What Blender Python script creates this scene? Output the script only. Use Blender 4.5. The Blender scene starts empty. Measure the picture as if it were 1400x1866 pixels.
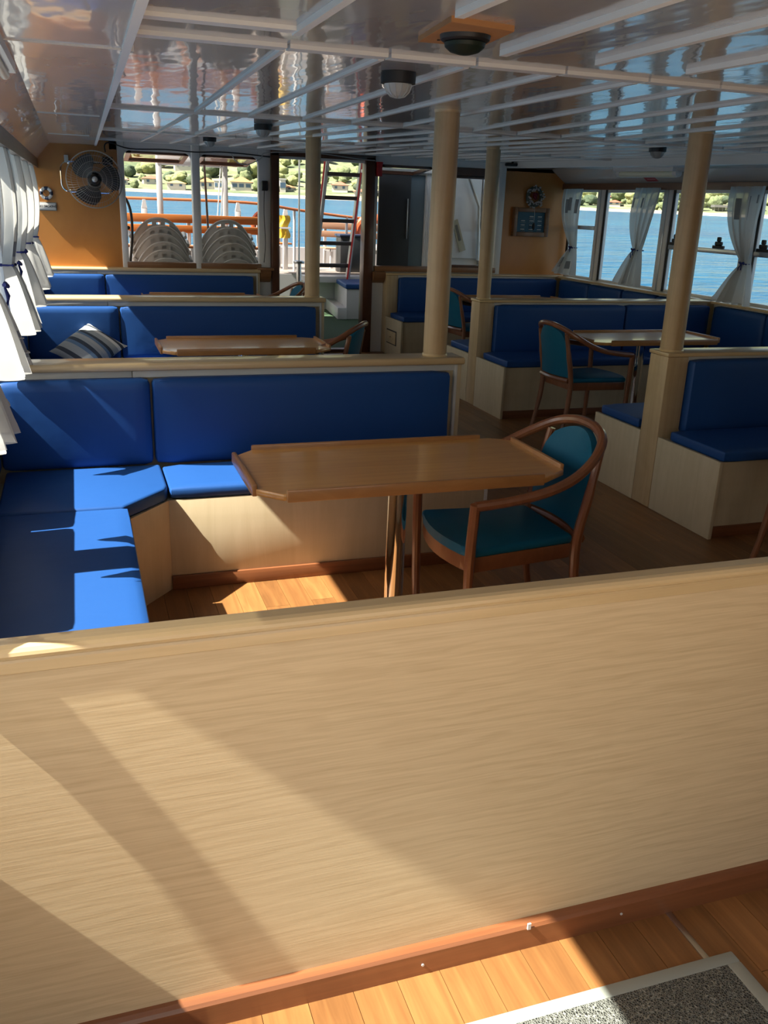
import bpy, bmesh, math, random
from math import sin, cos, pi, radians as R
from mathutils import Vector, Matrix, noise

SC = bpy.context.scene
COL = SC.collection
rnd = random.Random(7)

# ---------------------------------------------------------------- camera
EYE = Vector((0, 0, 1.6))
FPX, PITCH, YAW, ROLL = 1609.4, R(18.969), R(19.2), R(2.1717)
def cam_axes():
    fw = Vector((sin(YAW)*cos(PITCH), cos(YAW)*cos(PITCH), -sin(PITCH)))
    r = Vector((cos(YAW), -sin(YAW), 0)); u = r.cross(fw)
    c, s = cos(ROLL), sin(ROLL)
    return c*r + s*u, -s*r + c*u, fw
CR, CU, CF = cam_axes()
cam = bpy.data.cameras.new('camera'); cam_o = bpy.data.objects.new('camera', cam); COL.objects.link(cam_o)
cam.sensor_fit = 'VERTICAL'; cam.sensor_height = 24.0; cam.sensor_width = 18.0
cam.lens = FPX/1866*24.0
cam.clip_start = 0.05; cam.clip_end = 5000
M = Matrix((CR, CU, -CF)).transposed().to_4x4(); M.translation = EYE
cam_o.matrix_world = M
SC.camera = cam_o

# ---------------------------------------------------------------- sky, sun, exposure
SUN_TO = Vector((1, .075, -1.257)).normalized()          # travel direction of sunlight
w = bpy.data.worlds.new('world'); SC.world = w; w.use_nodes = True
nt = w.node_tree; nt.nodes.clear()
sky = nt.nodes.new('ShaderNodeTexSky'); sky.sky_type = 'NISHITA'; sky.sun_disc = False
sky.sun_elevation = math.asin(-SUN_TO.z); sky.sun_rotation = R(265)
sky.air_density = 1.0; sky.dust_density = 1.5; sky.ozone_density = 1.0
bg = nt.nodes.new('ShaderNodeBackground'); bg.inputs[1].default_value = 0.165
wo = nt.nodes.new('ShaderNodeOutputWorld')
tint = nt.nodes.new('ShaderNodeMix'); tint.data_type = 'RGBA'; tint.blend_type = 'MULTIPLY'; tint.inputs[0].default_value = 1
tint.inputs[7].default_value = (1.20, 1.0, .80, 1)          # hazy, milky summer sky
nt.links.new(sky.outputs[0], tint.inputs[6]); nt.links.new(tint.outputs[2], bg.inputs[0]); nt.links.new(bg.outputs[0], wo.inputs[0])
sl = bpy.data.lights.new('sun', 'SUN'); sl.energy = 12.0; sl.angle = R(0.55); sl.color = (1, .94, .84)
so = bpy.data.objects.new('sun', sl); COL.objects.link(so)
so.rotation_euler = SUN_TO.to_track_quat('-Z', 'Y').to_euler()
vs = SC.view_settings
vs.view_transform = 'Standard'; vs.look = 'None'; vs.gamma = 1.0; vs.use_curve_mapping = False
vs.exposure = 1.0

# ---------------------------------------------------------------- mesh helpers
class MB:
    def __init__(s): s.v = []; s.f = []; s.sm = []
    def add(s, vs, fs, smooth=False):
        o = len(s.v); s.v += [tuple(p) for p in vs]
        s.f += [tuple(i+o for i in f) for f in fs]; s.sm += [smooth]*len(fs); return s
    def bm(s, b, smooth=False):
        b.verts.index_update()
        s.add([v.co[:] for v in b.verts], [[v.index for v in f.verts] for f in b.faces], smooth); b.free(); return s
    def box(s, x0, x1, y0, y1, z0, z1, b=0, seg=2):
        if x0 > x1: x0, x1 = x1, x0
        if y0 > y1: y0, y1 = y1, y0
        vs = [(x, y, z) for x in (x0, x1) for y in (y0, y1) for z in (z0, z1)]
        fs = [(0,1,3,2),(4,6,7,5),(0,4,5,1),(2,3,7,6),(0,2,6,4),(1,5,7,3)]
        if not b: return s.add(vs, fs)
        bb = bmesh.new(); V = [bb.verts.new(p) for p in vs]
        for f in fs: bb.faces.new([V[i] for i in f])
        b = min(b, .49*min(x1-x0, y1-y0, z1-z0))
        bmesh.ops.bevel(bb, geom=bb.edges[:], offset=b, segments=seg, profile=.5, affect='EDGES')
        return s.bm(bb, True)
    def prism(s, poly, z0, z1, b=0, seg=2):
        "poly: (x,y) list counter-clockwise; z0,z1 numbers or functions of (x,y)"
        n = len(poly); g = lambda z, p: z(*p) if callable(z) else z
        vs = [(p[0], p[1], g(z0, p)) for p in poly] + [(p[0], p[1], g(z1, p)) for p in poly]
        fs = [tuple(range(n))[::-1], tuple(range(n, 2*n))] + [(i, (i+1) % n, n+(i+1) % n, n+i) for i in range(n)]
        if not b: return s.add(vs, fs)
        bb = bmesh.new(); V = [bb.verts.new(p) for p in vs]
        for f in fs: bb.faces.new([V[i] for i in f])
        bmesh.ops.bevel(bb, geom=bb.edges[:], offset=b, segments=seg, profile=.5, affect='EDGES')
        return s.bm(bb, True)
    def beam(s, prof, a0, a1, axis):
        "extrude a 2-D profile along an axis: 'x' takes (y,z), 'y' takes (x,z)"
        n = len(prof)
        mk = (lambda a, p: (a, p[0], p[1])) if axis == 'x' else (lambda a, p: (p[0], a, p[1]))
        vs = [mk(a0, p) for p in prof] + [mk(a1, p) for p in prof]
        fs = [tuple(range(n)), tuple(range(n, 2*n))[::-1]] + [(i, n+i, n+(i+1) % n, (i+1) % n) for i in range(n)]
        bb = bmesh.new(); V = [bb.verts.new(p) for p in vs]
        for f in fs: bb.faces.new([V[i] for i in f])
        bmesh.ops.recalc_face_normals(bb, faces=bb.faces[:])
        return s.bm(bb)
    def tube(s, path, r, n=8, closed=False, caps=True):
        P = [Vector(p) for p in path]; m = len(P); rr = r if isinstance(r, (list, tuple)) else [r]*m
        rings = []; up = None
        for i in range(m):
            a = P[i-1] if (i or closed) else P[0]; b = P[(i+1) % m] if (i < m-1 or closed) else P[-1]
            t = (b-a).normalized()
            if up is None: up = t.orthogonal().normalized()
            up = (up - t*up.dot(t)).normalized(); q = t.cross(up)
            rings.append([P[i] + (up*cos(2*pi*k/n) + q*sin(2*pi*k/n))*rr[i] for k in range(n)])
        vs = [p for g in rings for p in g]; fs = []
        for i in range(m if closed else m-1):
            j = (i+1) % m
            fs += [(i*n+k, i*n+(k+1) % n, j*n+(k+1) % n, j*n+k) for k in range(n)]
        if caps and not closed:
            fs += [tuple(range(n))[::-1], tuple((m-1)*n+k for k in range(n))]
        return s.add(vs, fs, True)
    def cyl(s, c, r, z0, z1, n=24, r2=None):
        return s.tube([(c[0], c[1], z0), (c[0], c[1], z1)], [r, r if r2 is None else r2], n)
    def lathe(s, c, prof, n=24, axis='z'):
        vs = []; fs = []
        for r, h in prof:
            for k in range(n):
                a = 2*pi*k/n
                if axis == 'z': vs.append((c[0]+r*cos(a), c[1]+r*sin(a), c[2]+h))
                else: vs.append((c[0]+r*cos(a), c[1]+h, c[2]+r*sin(a)))
        for i in range(len(prof)-1):
            for k in range(n):
                f = (i*n+k, i*n+(k+1) % n, (i+1)*n+(k+1) % n, (i+1)*n+k)
                fs.append(f if axis == 'z' else f[::-1])
        fs += [tuple(range(n)) if axis == 'y' else tuple(range(n))[::-1],
               tuple((len(prof)-1)*n+k for k in range(n))[::-1 if axis == 'y' else 1]]
        return s.add(vs, fs, True)
    def grid(s, fn, nu, nv, thick=0):
        P = [[Vector(fn(i/nu, j/nv)) for j in range(nv+1)] for i in range(nu+1)]
        vs = [p for row in P for p in row]
        fs = [(i*(nv+1)+j, (i+1)*(nv+1)+j, (i+1)*(nv+1)+j+1, i*(nv+1)+j+1) for i in range(nu) for j in range(nv)]
        return s.add(vs, fs, True)
    def xf(s, mat):
        s.v = [tuple(mat @ Vector(p)) for p in s.v]; return s
    def mesh(s, name, mat, off=(0, 0, 0), angle=35):
        me = bpy.data.meshes.new(name)
        me.from_pydata([(p[0]-off[0], p[1]-off[1], p[2]-off[2]) for p in s.v], [], s.f)
        me.polygons.foreach_set('use_smooth', [True]*len(s.f) if any(s.sm) else [False]*len(s.f))
        me.update()
        if any(s.sm): me.set_sharp_from_angle(angle=R(angle))
        me.materials.append(mat); return me

ORG = {}
def obj(name, mb, mat, parent=None, kind=None, at=None, label=None):
    """one mesh object; with a parent the vertices are given in world space (root rotation is still zero)"""
    off = ORG[parent.name] if parent is not None else (at or (0, 0, 0))
    o = bpy.data.objects.new(name, mb.mesh(name, mat, off)); COL.objects.link(o)
    if parent is not None: o.parent = parent; ORG[o.name] = off
    else: o.location = off; ORG[o.name] = off
    if kind: o['kind'] = kind
    if label: o['label'] = label
    return o
def struct(name, mb, mat): return obj(name, mb, mat, None, 'structure')
def tag(o, label, cat, group=None):
    o['label'] = label; o['category'] = cat
    if group: o['group'] = group
    return o
def thing(name, label, cat, loc=(0, 0, 0), group=None):
    o = bpy.data.objects.new(name, None); COL.objects.link(o); o.location = loc; o.empty_display_size = .1
    ORG[o.name] = tuple(loc); return tag(o, label, cat, group)
def dup(root, loc, rz=0, label=None, group=None, cat=None):
    def cp(o, par):
        c = o.copy(); COL.objects.link(c)
        if par is not None: c.parent = par
        for ch in list(o.children): cp(ch, c)
        return c
    r = cp(root, None); r.location = loc; r.rotation_euler = (0, 0, rz)
    if label: r['label'] = label
    if group: r['group'] = group
    return r

# ---------------------------------------------------------------- materials
def mat(name, col, rough=.5, metal=0, spec=.5, coat=0, coat_rough=.05, **kw):
    m = bpy.data.materials.new(name); m.use_nodes = True
    p = m.node_tree.nodes['Principled BSDF']
    p.inputs['Base Color'].default_value = (*col, 1); p.inputs['Roughness'].default_value = rough
    p.inputs['Metallic'].default_value = metal; p.inputs['Specular IOR Level'].default_value = spec
    p.inputs['Coat Weight'].default_value = coat; p.inputs['Coat Roughness'].default_value = coat_rough
    for k, v in kw.items(): p.inputs[k.replace('_', ' ')].default_value = v
    return m
def nodes(m): return m.node_tree, m.node_tree.nodes, m.node_tree.links, m.node_tree.nodes['Principled BSDF']
def tex_coord(m, scale=(1, 1, 1), rot=(0, 0, 0)):
    t, N, L, p = nodes(m)
    tc = N.new('ShaderNodeTexCoord'); mp = N.new('ShaderNodeMapping')
    mp.inputs['Scale'].default_value = scale; mp.inputs['Rotation'].default_value = rot
    L.new(tc.outputs['Object'], mp.inputs[0]); return mp.outputs[0]
def ramp(m, src, stops):
    t, N, L, p = nodes(m)
    r = N.new('ShaderNodeValToRGB'); e = r.color_ramp.elements
    while len(e) < len(stops): e.new(.5)
    for x, (pos, c) in zip(e, stops): x.position = pos; x.color = (*c, 1)
    L.new(src, r.inputs[0]); return r.outputs[0]
def noise_tex(m, vec, scale, detail=4, rough=.55, dist=0):
    t, N, L, p = nodes(m)
    n = N.new('ShaderNodeTexNoise'); n.inputs['Scale'].default_value = scale; n.inputs['Detail'].default_value = detail
    n.inputs['Roughness'].default_value = rough; n.inputs['Distortion'].default_value = dist
    L.new(vec, n.inputs[0]); return n.outputs[0]
def bump(m, h, strength=.2, dist=.01):
    t, N, L, p = nodes(m)
    b = N.new('ShaderNodeBump'); b.inputs['Strength'].default_value = strength; b.inputs['Distance'].default_value = dist
    L.new(h, b.inputs['Height']); L.new(b.outputs[0], p.inputs['Normal'])
def mix(m, a, b, fac, mode='MIX'):
    t, N, L, p = nodes(m)
    x = N.new('ShaderNodeMix'); x.data_type = 'RGBA'; x.blend_type = mode
    for s, v in ((x.inputs[0], fac), (x.inputs[6], a), (x.inputs[7], b)):
        if hasattr(v, 'is_output'): L.new(v, s)
        elif isinstance(v, tuple): s.default_value = (*v, 1)
        else: s.default_value = v
    return x.outputs[2]
def wood(name, dark, light, grain=(1.2, 30, 30), rough=.4, coat=0, rnd_amt=0, big=(.5, 4, 4), bmp=.05, coat_rough=.08, spec=.5):
    """long-grained wood; grain runs along the axis with the small scale"""
    m = mat(name, light, rough, coat=coat, coat_rough=coat_rough, spec=spec); t, N, L, p = nodes(m)
    a = noise_tex(m, tex_coord(m, grain), 1.6, 6, .62, .6)
    b = noise_tex(m, tex_coord(m, big), 1.4, 3, .5, 1.6)
    mid = tuple((x+y)/2 for x, y in zip(dark, light))
    c1 = ramp(m, a, [(.32, dark), (.5, mid), (.66, light)])
    c2 = ramp(m, b, [(.3, mid), (.7, light)])
    c = mix(m, c1, c2, .5)
    if rnd_amt:
        oi = N.new('ShaderNodeObjectInfo'); mr = N.new('ShaderNodeMapRange')
        mr.inputs[3].default_value = 1-rnd_amt; mr.inputs[4].default_value = 1+rnd_amt
        L.new(oi.outputs['Random'], mr.inputs[0])
        hs = N.new('ShaderNodeHueSaturation'); L.new(mr.outputs[0], hs.inputs['Value']); L.new(c, hs.inputs['Color']); c = hs.outputs[0]
    L.new(c, p.inputs['Base Color']); bump(m, a, bmp, .004)
    return m
def veneer(name, dark, light):
    """pale oak veneer, long grain along X with cathedral figure"""
    m = mat(name, light, .42); t, N, L, p = nodes(m)
    v = tex_coord(m, (.42, 1, 2.6))
    wv = N.new('ShaderNodeTexWave'); wv.wave_type = 'BANDS'; wv.bands_direction = 'Z'
    wv.inputs['Scale'].default_value = 4.5; wv.inputs['Distortion'].default_value = 14; wv.inputs['Detail'].default_value = 3
    wv.inputs['Detail Scale'].default_value = 1.1; wv.inputs['Detail Roughness'].default_value = .55
    L.new(v, wv.inputs[0])
    fine = noise_tex(m, tex_coord(m, (3, 3, 130)), 1.5, 5, .65)
    c = mix(m, ramp(m, wv.outputs[0], [(.05, tuple(.28*a+.72*b for a, b in zip(dark, light))), (.6, light)]),
            ramp(m, fine, [(.3, dark), (.6, light)]), .38)
    L.new(c, p.inputs['Base Color']); bump(m, fine, .12, .002); return m

M_oak = veneer('oak_veneer', (.40, .275, .14), (.62, .475, .285))
M_cap = wood('oak_cap', (.47, .33, .16), (.63, .47, .26), (1, 22, 22), .33, .3)
M_cab = wood('oak_cabinet', (.46, .36, .21), (.60, .49, .32), (9, 9, 1.0), .45)
M_base = wood('brown_baseboard', (.115, .038, .014), (.25, .09, .034), (1, 25, 25), .38, .3)
M_plank = wood('floor_laminate', (.105, .042, .014), (.31, .138, .044), (22, 1.1, 22), .34, 0, .22, (5, .7, 5), .03)
M_aft = mat('aft_deck_paint', (.46, .35, .25), .6)
M_under = mat('floor_underlay', (.03, .018, .01), .8)
M_table = wood('table_veneer', (.48, .205, .045), (.68, .335, .09), (1.3, 26, 26), .32, .6, coat_rough=.07)
M_rail = wood('table_rail', (.30, .125, .036), (.46, .215, .07), (4, 12, 12), .35, .3)
M_chair = wood('chair_beech', (.13, .045, .018), (.26, .095, .038), (9, 9, 3), .3, .5, coat_rough=.15)
M_col = wood('column_oak', (.37, .25, .12), (.55, .40, .22), (20, 20, .9), .4, .1)
M_ply = wood('orange_plywood', (.40, .145, .026), (.54, .225, .045), (1.2, 1.2, .8), .45, .15, big=(2, 2, .7))
M_dark = wood('brown_varnish', (.055, .018, .008), (.12, .042, .018), (10, 10, 2), .35, .3)
M_sill = wood('window_sill_wood', (.14, .06, .022), (.27, .125, .05), (1, 20, 20), .4, .2)

def vinyl(name, col, rough=.4, b=.1, sheen=0):
    m = mat(name, col, rough, spec=.28); t, N, L, p = nodes(m)
    n1 = noise_tex(m, tex_coord(m), 420, 2, .5); n2 = noise_tex(m, tex_coord(m), 5, 3, .5)
    x = N.new('ShaderNodeMath'); x.operation = 'MULTIPLY_ADD'; x.inputs[1].default_value = .05
    L.new(n1, x.inputs[0]); L.new(n2, x.inputs[2]); bump(m, x.outputs[0], b, .03)
    return m
M_blue = vinyl('blue_vinyl', (.013, .062, .215), .45)
M_teal = vinyl('teal_vinyl', (.004, .105, .185), .42)
M_white = mat('white_paint', (.74, .73, .71), .35)
M_batten = mat('white_batten_paint', (.80, .80, .77), .4)
M_strip = mat('pale_edge_strip', (.62, .62, .60), .4)
M_chrome = mat('chrome', (.75, .75, .76), .07, 1)
M_alu = mat('aluminium', (.6, .61, .62), .3, 1)
M_black = mat('black_rubber', (.012, .012, .013), .5)
M_seam = mat('dark_seam', (.02, .02, .022), .6)
M_plastic = mat('white_plastic', (.50, .49, .46), .4)
M_green = mat('green_carpet', (.018, .05, .016), .95)
M_red = mat('red_paint', (.5, .02, .02), .45)
M_orange = mat('orange_buoy', (.48, .08, .02), .5)
M_cord = mat('blue_cord', (.012, .02, .16), .7)
M_navy = mat('navy_band', (.012, .02, .045), .5)
def ceil_mat(name, c, rough):
    m = mat(name, c, rough, spec=.55, coat=.7, coat_rough=.05); t, N, L, p = nodes(m)
    n = noise_tex(m, tex_coord(m, (1.6, .5, 1)), 2.6, 3, .5); bump(m, n, .16, .035)
    b = p.inputs['Normal'].links[0].from_socket; L.new(b, p.inputs['Coat Normal']); return m
M_ceil = ceil_mat('glossy_ceiling_paint', (.42, .405, .395), .22)
M_soff = ceil_mat('soffit_paint', (.60, .585, .56), .25)

def glass_mat():
    m = bpy.data.materials.new('window_glass'); m.use_nodes = True; N = m.node_tree.nodes; L = m.node_tree.links; N.clear()
    tr = N.new('ShaderNodeBsdfTransparent'); tr.inputs[0].default_value = (.95, .97, .97, 1)
    gl = N.new('ShaderNodeBsdfGlossy'); gl.inputs['Roughness'].default_value = .02
    lw = N.new('ShaderNodeLayerWeight'); lw.inputs[0].default_value = .5
    pw_ = N.new('ShaderNodeMath'); pw_.operation = 'POWER'; pw_.inputs[1].default_value = 5; L.new(lw.outputs['Facing'], pw_.inputs[0])
    fr = N.new('ShaderNodeMath'); fr.operation = 'MULTIPLY_ADD'; fr.inputs[1].default_value = .5; fr.inputs[2].default_value = .02; L.new(pw_.outputs[0], fr.inputs[0])
    mx = N.new('ShaderNodeMixShader'); o = N.new('ShaderNodeOutputMaterial')
    L.new(fr.outputs[0], mx.inputs[0]); L.new(tr.outputs[0], mx.inputs[1]); L.new(gl.outputs[0], mx.inputs[2]); L.new(mx.outputs[0], o.inputs[0])
    return m
M_glass = glass_mat()
def cloth_mat(name, col, trans=.5):
    m = bpy.data.materials.new(name); m.use_nodes = True; N = m.node_tree.nodes; L = m.node_tree.links; N.clear()
    d = N.new('ShaderNodeBsdfDiffuse'); d.inputs[0].default_value = (*col, 1)
    t = N.new('ShaderNodeBsdfTranslucent'); t.inputs[0].default_value = (*col, 1)
    tp = N.new('ShaderNodeBsdfTransparent'); tp.inputs[0].default_value = (1, .98, .95, 1)
    mx = N.new('ShaderNodeMixShader'); mx.inputs[0].default_value = trans
    m2 = N.new('ShaderNodeMixShader'); m2.inputs[0].default_value = .06
    o = N.new('ShaderNodeOutputMaterial')
    L.new(d.outputs[0], mx.inputs[1]); L.new(t.outputs[0], mx.inputs[2])
    L.new(mx.outputs[0], m2.inputs[1]); L.new(tp.outputs[0], m2.inputs[2]); L.new(m2.outputs[0], o.inputs[0]); return m
M_cloth = cloth_mat('curtain_linen', (.66, .645, .61), .38)
M_print = cloth_mat('curtain_print', (.30, .30, .32), .3)

# ================================================================ STRUCTURE
FY = 9.95                       # inner face of the forward bulkhead
XL, XR = -.42, 5.62             # side wall faces
def zc(y): return 2.03 + .02*(y-3.95)           # ceiling rises towards the bow
def sheer(y): return .007*(y-9.95)

AFT = -.3                       # the saloon is open to the aft deck just behind the camera
# floor with individual planks
mb = MB().box(XL-.1, XR+.1, AFT, FY+.05, -.06, -.011)
floor = struct('floor', mb, M_under)
PW, PL = .1, 1.22
pm = MB().box(0, PW-.0015, 0, PL-.0015, -.0105, 0).mesh('plank', M_plank)
for c in range(0, 36):
    x = .057 + c*PW
    y = -.25 - rnd.random()*PL
    top = 4.0 if x < 1.72 else FY-.02
    while y < top:
        if y + PL > .75:
            o = bpy.data.objects.new('plank', pm); COL.objects.link(o); o.parent = floor
            ln = min(PL, top-y)/PL
            if ln < .08: break
            o.location = (x, y, 0); o.scale = (1, ln, 1)
        y += PL
# remaining laminate where single boards cannot be told apart
mb = MB().box(XL, .055, AFT, 4.0, -.01, -.001); mb.box(3.66, XR, AFT, FY, -.01, -.001)
o = obj('laminate', mb, M_plank, floor); o['kind'] = 'stuff'
obj('floor_strip', MB().box(1.250, 1.266, .9, 1.392, -.004, .0035, .0015), M_alu, floor)

struct('trim_13', MB().box(-2.0, 7.5, -5.5, AFT, -.08, -.012), M_aft)     # open aft deck in the sun
struct('wall_back', MB().box(1.55, XR+.09, AFT-.06, AFT, -.06, 2.2), M_ply)  # unseen wall, added to keep aft light off the starboard side
# main ceiling
def zslab(x, y): return zc(y)
ceil = struct('ceiling', MB().prism([(.1, AFT), (4.9, AFT), (4.9, FY+.1), (.1, FY+.1)], zslab, lambda x, y: zc(y)+.05), M_ceil)
def batten(x0, y0, x1, y1, wd=.016, h=.010):
    d = Vector((x1-x0, y1-y0)).normalized(); q = Vector((-d.y, d.x))*wd/2
    P = [(x0+q.x, y0+q.y), (x0-q.x, y0-q.y), (x1-q.x, y1-q.y), (x1+q.x, y1+q.y)]
    if Vector((P[1][0]-P[0][0], P[1][1]-P[0][1])).cross(Vector((P[2][0]-P[1][0], P[2][1]-P[1][1]))) < 0: P = P[::-1]
    obj('batten', MB().prism(P, lambda x, y: zc(y)-h, lambda x, y: zc(y)+.002), M_batten, ceil)
J1, J2, J3 = 2.585, 5.27, 7.76
s1 = [(.575, .665), (.858, .955), (1.119, 1.255), (1.406, 1.54), (1.692, 1.85), (1.952, 2.29)]
s1 += [(2.28+.3*k, 2.58+.3*k) for k in range(9)]
for a, b in s1: batten(a, J1+.05, b, J2-.06)
s2 = [(.66, .69), (.93, .98), (1.26, 1.17), (1.56, 1.40), (1.86, 1.66)] + [(2.2+.31*k, 2.0+.31*k) for k in range(9)]
for a, b in s2: batten(a, J2+.06, b, J3-.04)
s3 = [(.70+.3*k, .70+.295*k) for k in range(14)]
for a, b in s3: batten(a, J3+.04, b, FY-.12)
for a, b in [(.541, .50), (1.091, .95), (1.374, 1.22), (1.665, 1.57)] + [(1.97+.3*k, 1.88+.3*k) for k in range(9)]: batten(a, 2.33, b, AFT, .020, .014)
batten(.785, 1.90, .74, AFT, .020, .014)
# wide flat joint strips across the ship (in lengths between the fore-and-aft battens)
def joint(y, xs, wd, h):
    for a, b in zip(xs[:-1], xs[1:]):
        obj('joint_strip', MB().prism([(a+.004, y-wd/2), (b-.004, y-wd/2), (b-.004, y+wd/2), (a+.004, y+wd/2)], lambda x, y: zc(y)-h, lambda x, y: zc(y)+.002), M_batten, ceil)
joint(J1, [.17]+[a for a, b in s1]+[4.84], .055, .011)
joint(J2, [.22]+[b for a, b in s1 if b < 4.8]+[4.84], .075, .012)
joint(J3, [.25]+[a for a, b in s3]+[4.84], .07, .012)
joint(2.30, [.16, .541], .05, .01); joint(FY-.06, [.3, 4.84], .1, .012)

# lowered side ceilings and slanted soffits
def side(name, xin, xcr, xout, zout, dz):
    "xin(y): inner edge, xcr(y): crease, xout: top of pelmet"
    mb = MB(); ys = [AFT + i*(FY-AFT)/12 for i in range(13)]
    A = [(xin(y), y, zc(y)-dz) for y in ys]; B = [(xcr(y), y, zc(y)-dz) for y in ys]; Cc = [(xout, y, zout(y)) for y in ys]
    A2 = [(xin(y), y, zc(y)+.02) for y in ys]; D = [(xout, y, zc(y)+.02) for y in ys]
    n = len(ys); vs = A2+A+B+Cc+D; fs = []
    for s in range(4):
        for i in range(n-1): fs.append((s*n+i, s*n+i+1, (s+1)*n+i+1, (s+1)*n+i))
    mb.add(vs, fs); return struct(name, mb, M_soff)
sl_ = side('trim_1', lambda y: .135+.0175*(y-1.8), lambda y: -.12-.006*(y-3), -.30, lambda y: 1.93+sheer(y), .06)
sr_ = side('trim_2', lambda y: 4.85, lambda y: 5.40, 5.60, lambda y: 1.945+sheer(y), .055)
def quads_y(mb, x0, x1, zf0, zf1, y0, y1, n=1):
    for i in range(n):
        a, b = y0+(y1-y0)*i/n, y0+(y1-y0)*(i+1)/n
        vs = [(x, y, z(y)) for x in (x0, x1) for y in (a, b) for z in (zf0, zf1)]
        mb.add(vs, [(0,1,3,2),(4,6,7,5),(0,4,5,1),(2,3,7,6),(0,2,6,4),(1,5,7,3)])
    return mb
# white edge beams along the steps
obj('edge_strip', MB().prism([(.098, AFT), (.118, AFT), (.28, FY), (.26, FY)], lambda x, y: zc(y)-.066, lambda x, y: zc(y)-.002), M_batten, sl_)
obj('edge_beam', quads_y(MB(), 4.80, 4.86, lambda y: zc(y)-.062, lambda y: zc(y)+.01, AFT, FY), M_batten, sr_)
for k, y in enumerate((2.45, 5.15, 7.7)):
    obj('panel_joint', MB().prism([(xx, yy) for xx, yy in ((-.13, y), (.17, y), (.17, y+.03), (-.13, y+.03))], lambda x, yy: zc(yy)-.064, lambda x, yy: zc(yy)-.05), M_soff, sl_)

# pelmets (brown) and side walls
M_pel = wood('pelmet_wood', (.10, .04, .016), (.19, .08, .035), (20, 1, 20), .4, .2)
struct('trim_3', quads_y(MB(), -.325, -.285, lambda y: 1.855+sheer(y), lambda y: 1.94+sheer(y), AFT, FY), M_pel)
struct('trim_4', quads_y(MB(), 5.56, 5.60, lambda y: 1.885+sheer(y), lambda y: 1.95+sheer(y), AFT, FY), M_pel)

PY = [9.19-1.24*k for k in range(8)]            # starboard window posts
PYL = [9.03-1.24*k for k in range(8)]           # port window posts
wl = struct('wall_left', MB().box(XL-.09, XL, AFT, FY, -.06, .70), M_white)
obj('header', quads_y(MB(), XL-.09, XL, lambda y: 1.95+sheer(y), lambda y: 2.2, AFT, FY), M_white, wl)
wr = struct('wall_right', MB().box(XR, XR+.09, AFT, FY, -.06, .87), M_white)
obj('blank_panel', MB().box(XR, XR+.09, AFT, 2.9, .87, 2.0), M_white, wr)  # out of view; closes these window bays to darken the starboard side
obj('header', quads_y(MB(), XR, XR+.09, lambda y: 1.90+sheer(y), lambda y: 2.2, AFT, FY), M_white, wr)
struct('trim_5', MB().box(XL-.03, XL+.004, AFT, FY, .70, .715, .004), M_cap)
struct('trim_6', MB().box(XR-.09, XR+.03, AFT, FY, .875, .90, .006), M_cap)

wn = 0
def side_windows(posts, xf, sgn, ztop):
    """posts + frames + panes of one side; sgn -1 = port"""
    global wn
    ys = sorted([AFT]+[q for q in posts if q > AFT+.3]+[FY])
    for a, b in zip(ys[:-1], ys[1:]):
        wn += 1
        ya, yb = a+.065, b-.065
        if yb-ya < .2 or (sgn > 0 and b < 3.2): continue
        x0, x1 = (xf-.07, xf-.03) if sgn < 0 else (xf+.03, xf+.07)
        zt = lambda y: ztop+sheer(y)
        fr = MB(); t = .035
        zb = .71 if sgn < 0 else .885
        fr.box(x0, x1, ya, ya+t, zb, zt(ya), .004); fr.box(x0, x1, yb-t, yb, zb, zt(yb), .004)
        fr.box(x0, x1, ya, yb, zb, zb+.038, .004); fr.box(x0, x1, ya, yb, zt(ya)-t, zt(ya)+.02, .004)
        f = struct('window_%d' % wn, fr, M_white if sgn > 0 else M_white)
        xm = (x0+x1)/2
        obj('pane', MB().box(xm-.002, xm+.002, ya+t-.004, yb-t+.004, zb+.034, zt(ya)-t+.004), M_glass, f)
        if sgn > 0:
            obj('gasket', MB().box(x0-.006, x0+.002, yb-.04, yb+.004, .91, zt(yb)+.01), M_black, f)
            zr = 1.47 if b > 9.5 else 1.335
            if not (7.9 < a < 8.0):                   # the wide window between the two curtains is one pane
                r = obj('sash_rail', MB().box(x0-.012, x1, ya+t, yb-t, zr-.022, zr+.022, .004), M_alu, f)
                for yy in ((ya+.27*(yb-ya), ya+.86*(yb-ya)) if b < 9.5 else ()):
                    lt = MB().box(x0-.035, x0-.008, yy-.075, yy+.075, zr+.022, zr+.05, .006)
                    lt.box(x0-.035, x0-.008, yy-.045, yy+.045, zr+.05, zr+.085, .008); lt.box(x0-.035, x0-.01, yy-.022, yy+.022, zr+.085, zr+.125, .008)
                    obj('latch', lt, M_black, f)
    for y in posts:
        w_ = wl if sgn < 0 else wr
        if sgn < 0: obj('post', MB().box(xf-.09, xf, y-.07, y+.07, .69, ztop+.02), M_white, w_)
        else:
            p = obj('post', MB().box(xf+.01, xf+.09, y-.07, y+.07, .87, ztop+.02, .006), M_white, w_)
            obj('post_groove', MB().box(xf+.004, xf+.012, y-.012, y+.006, .89, ztop), M_alu, p)
side_windows(PYL, XL, -1, 1.95); side_windows(PY, XR, 1, 1.90)

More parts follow.
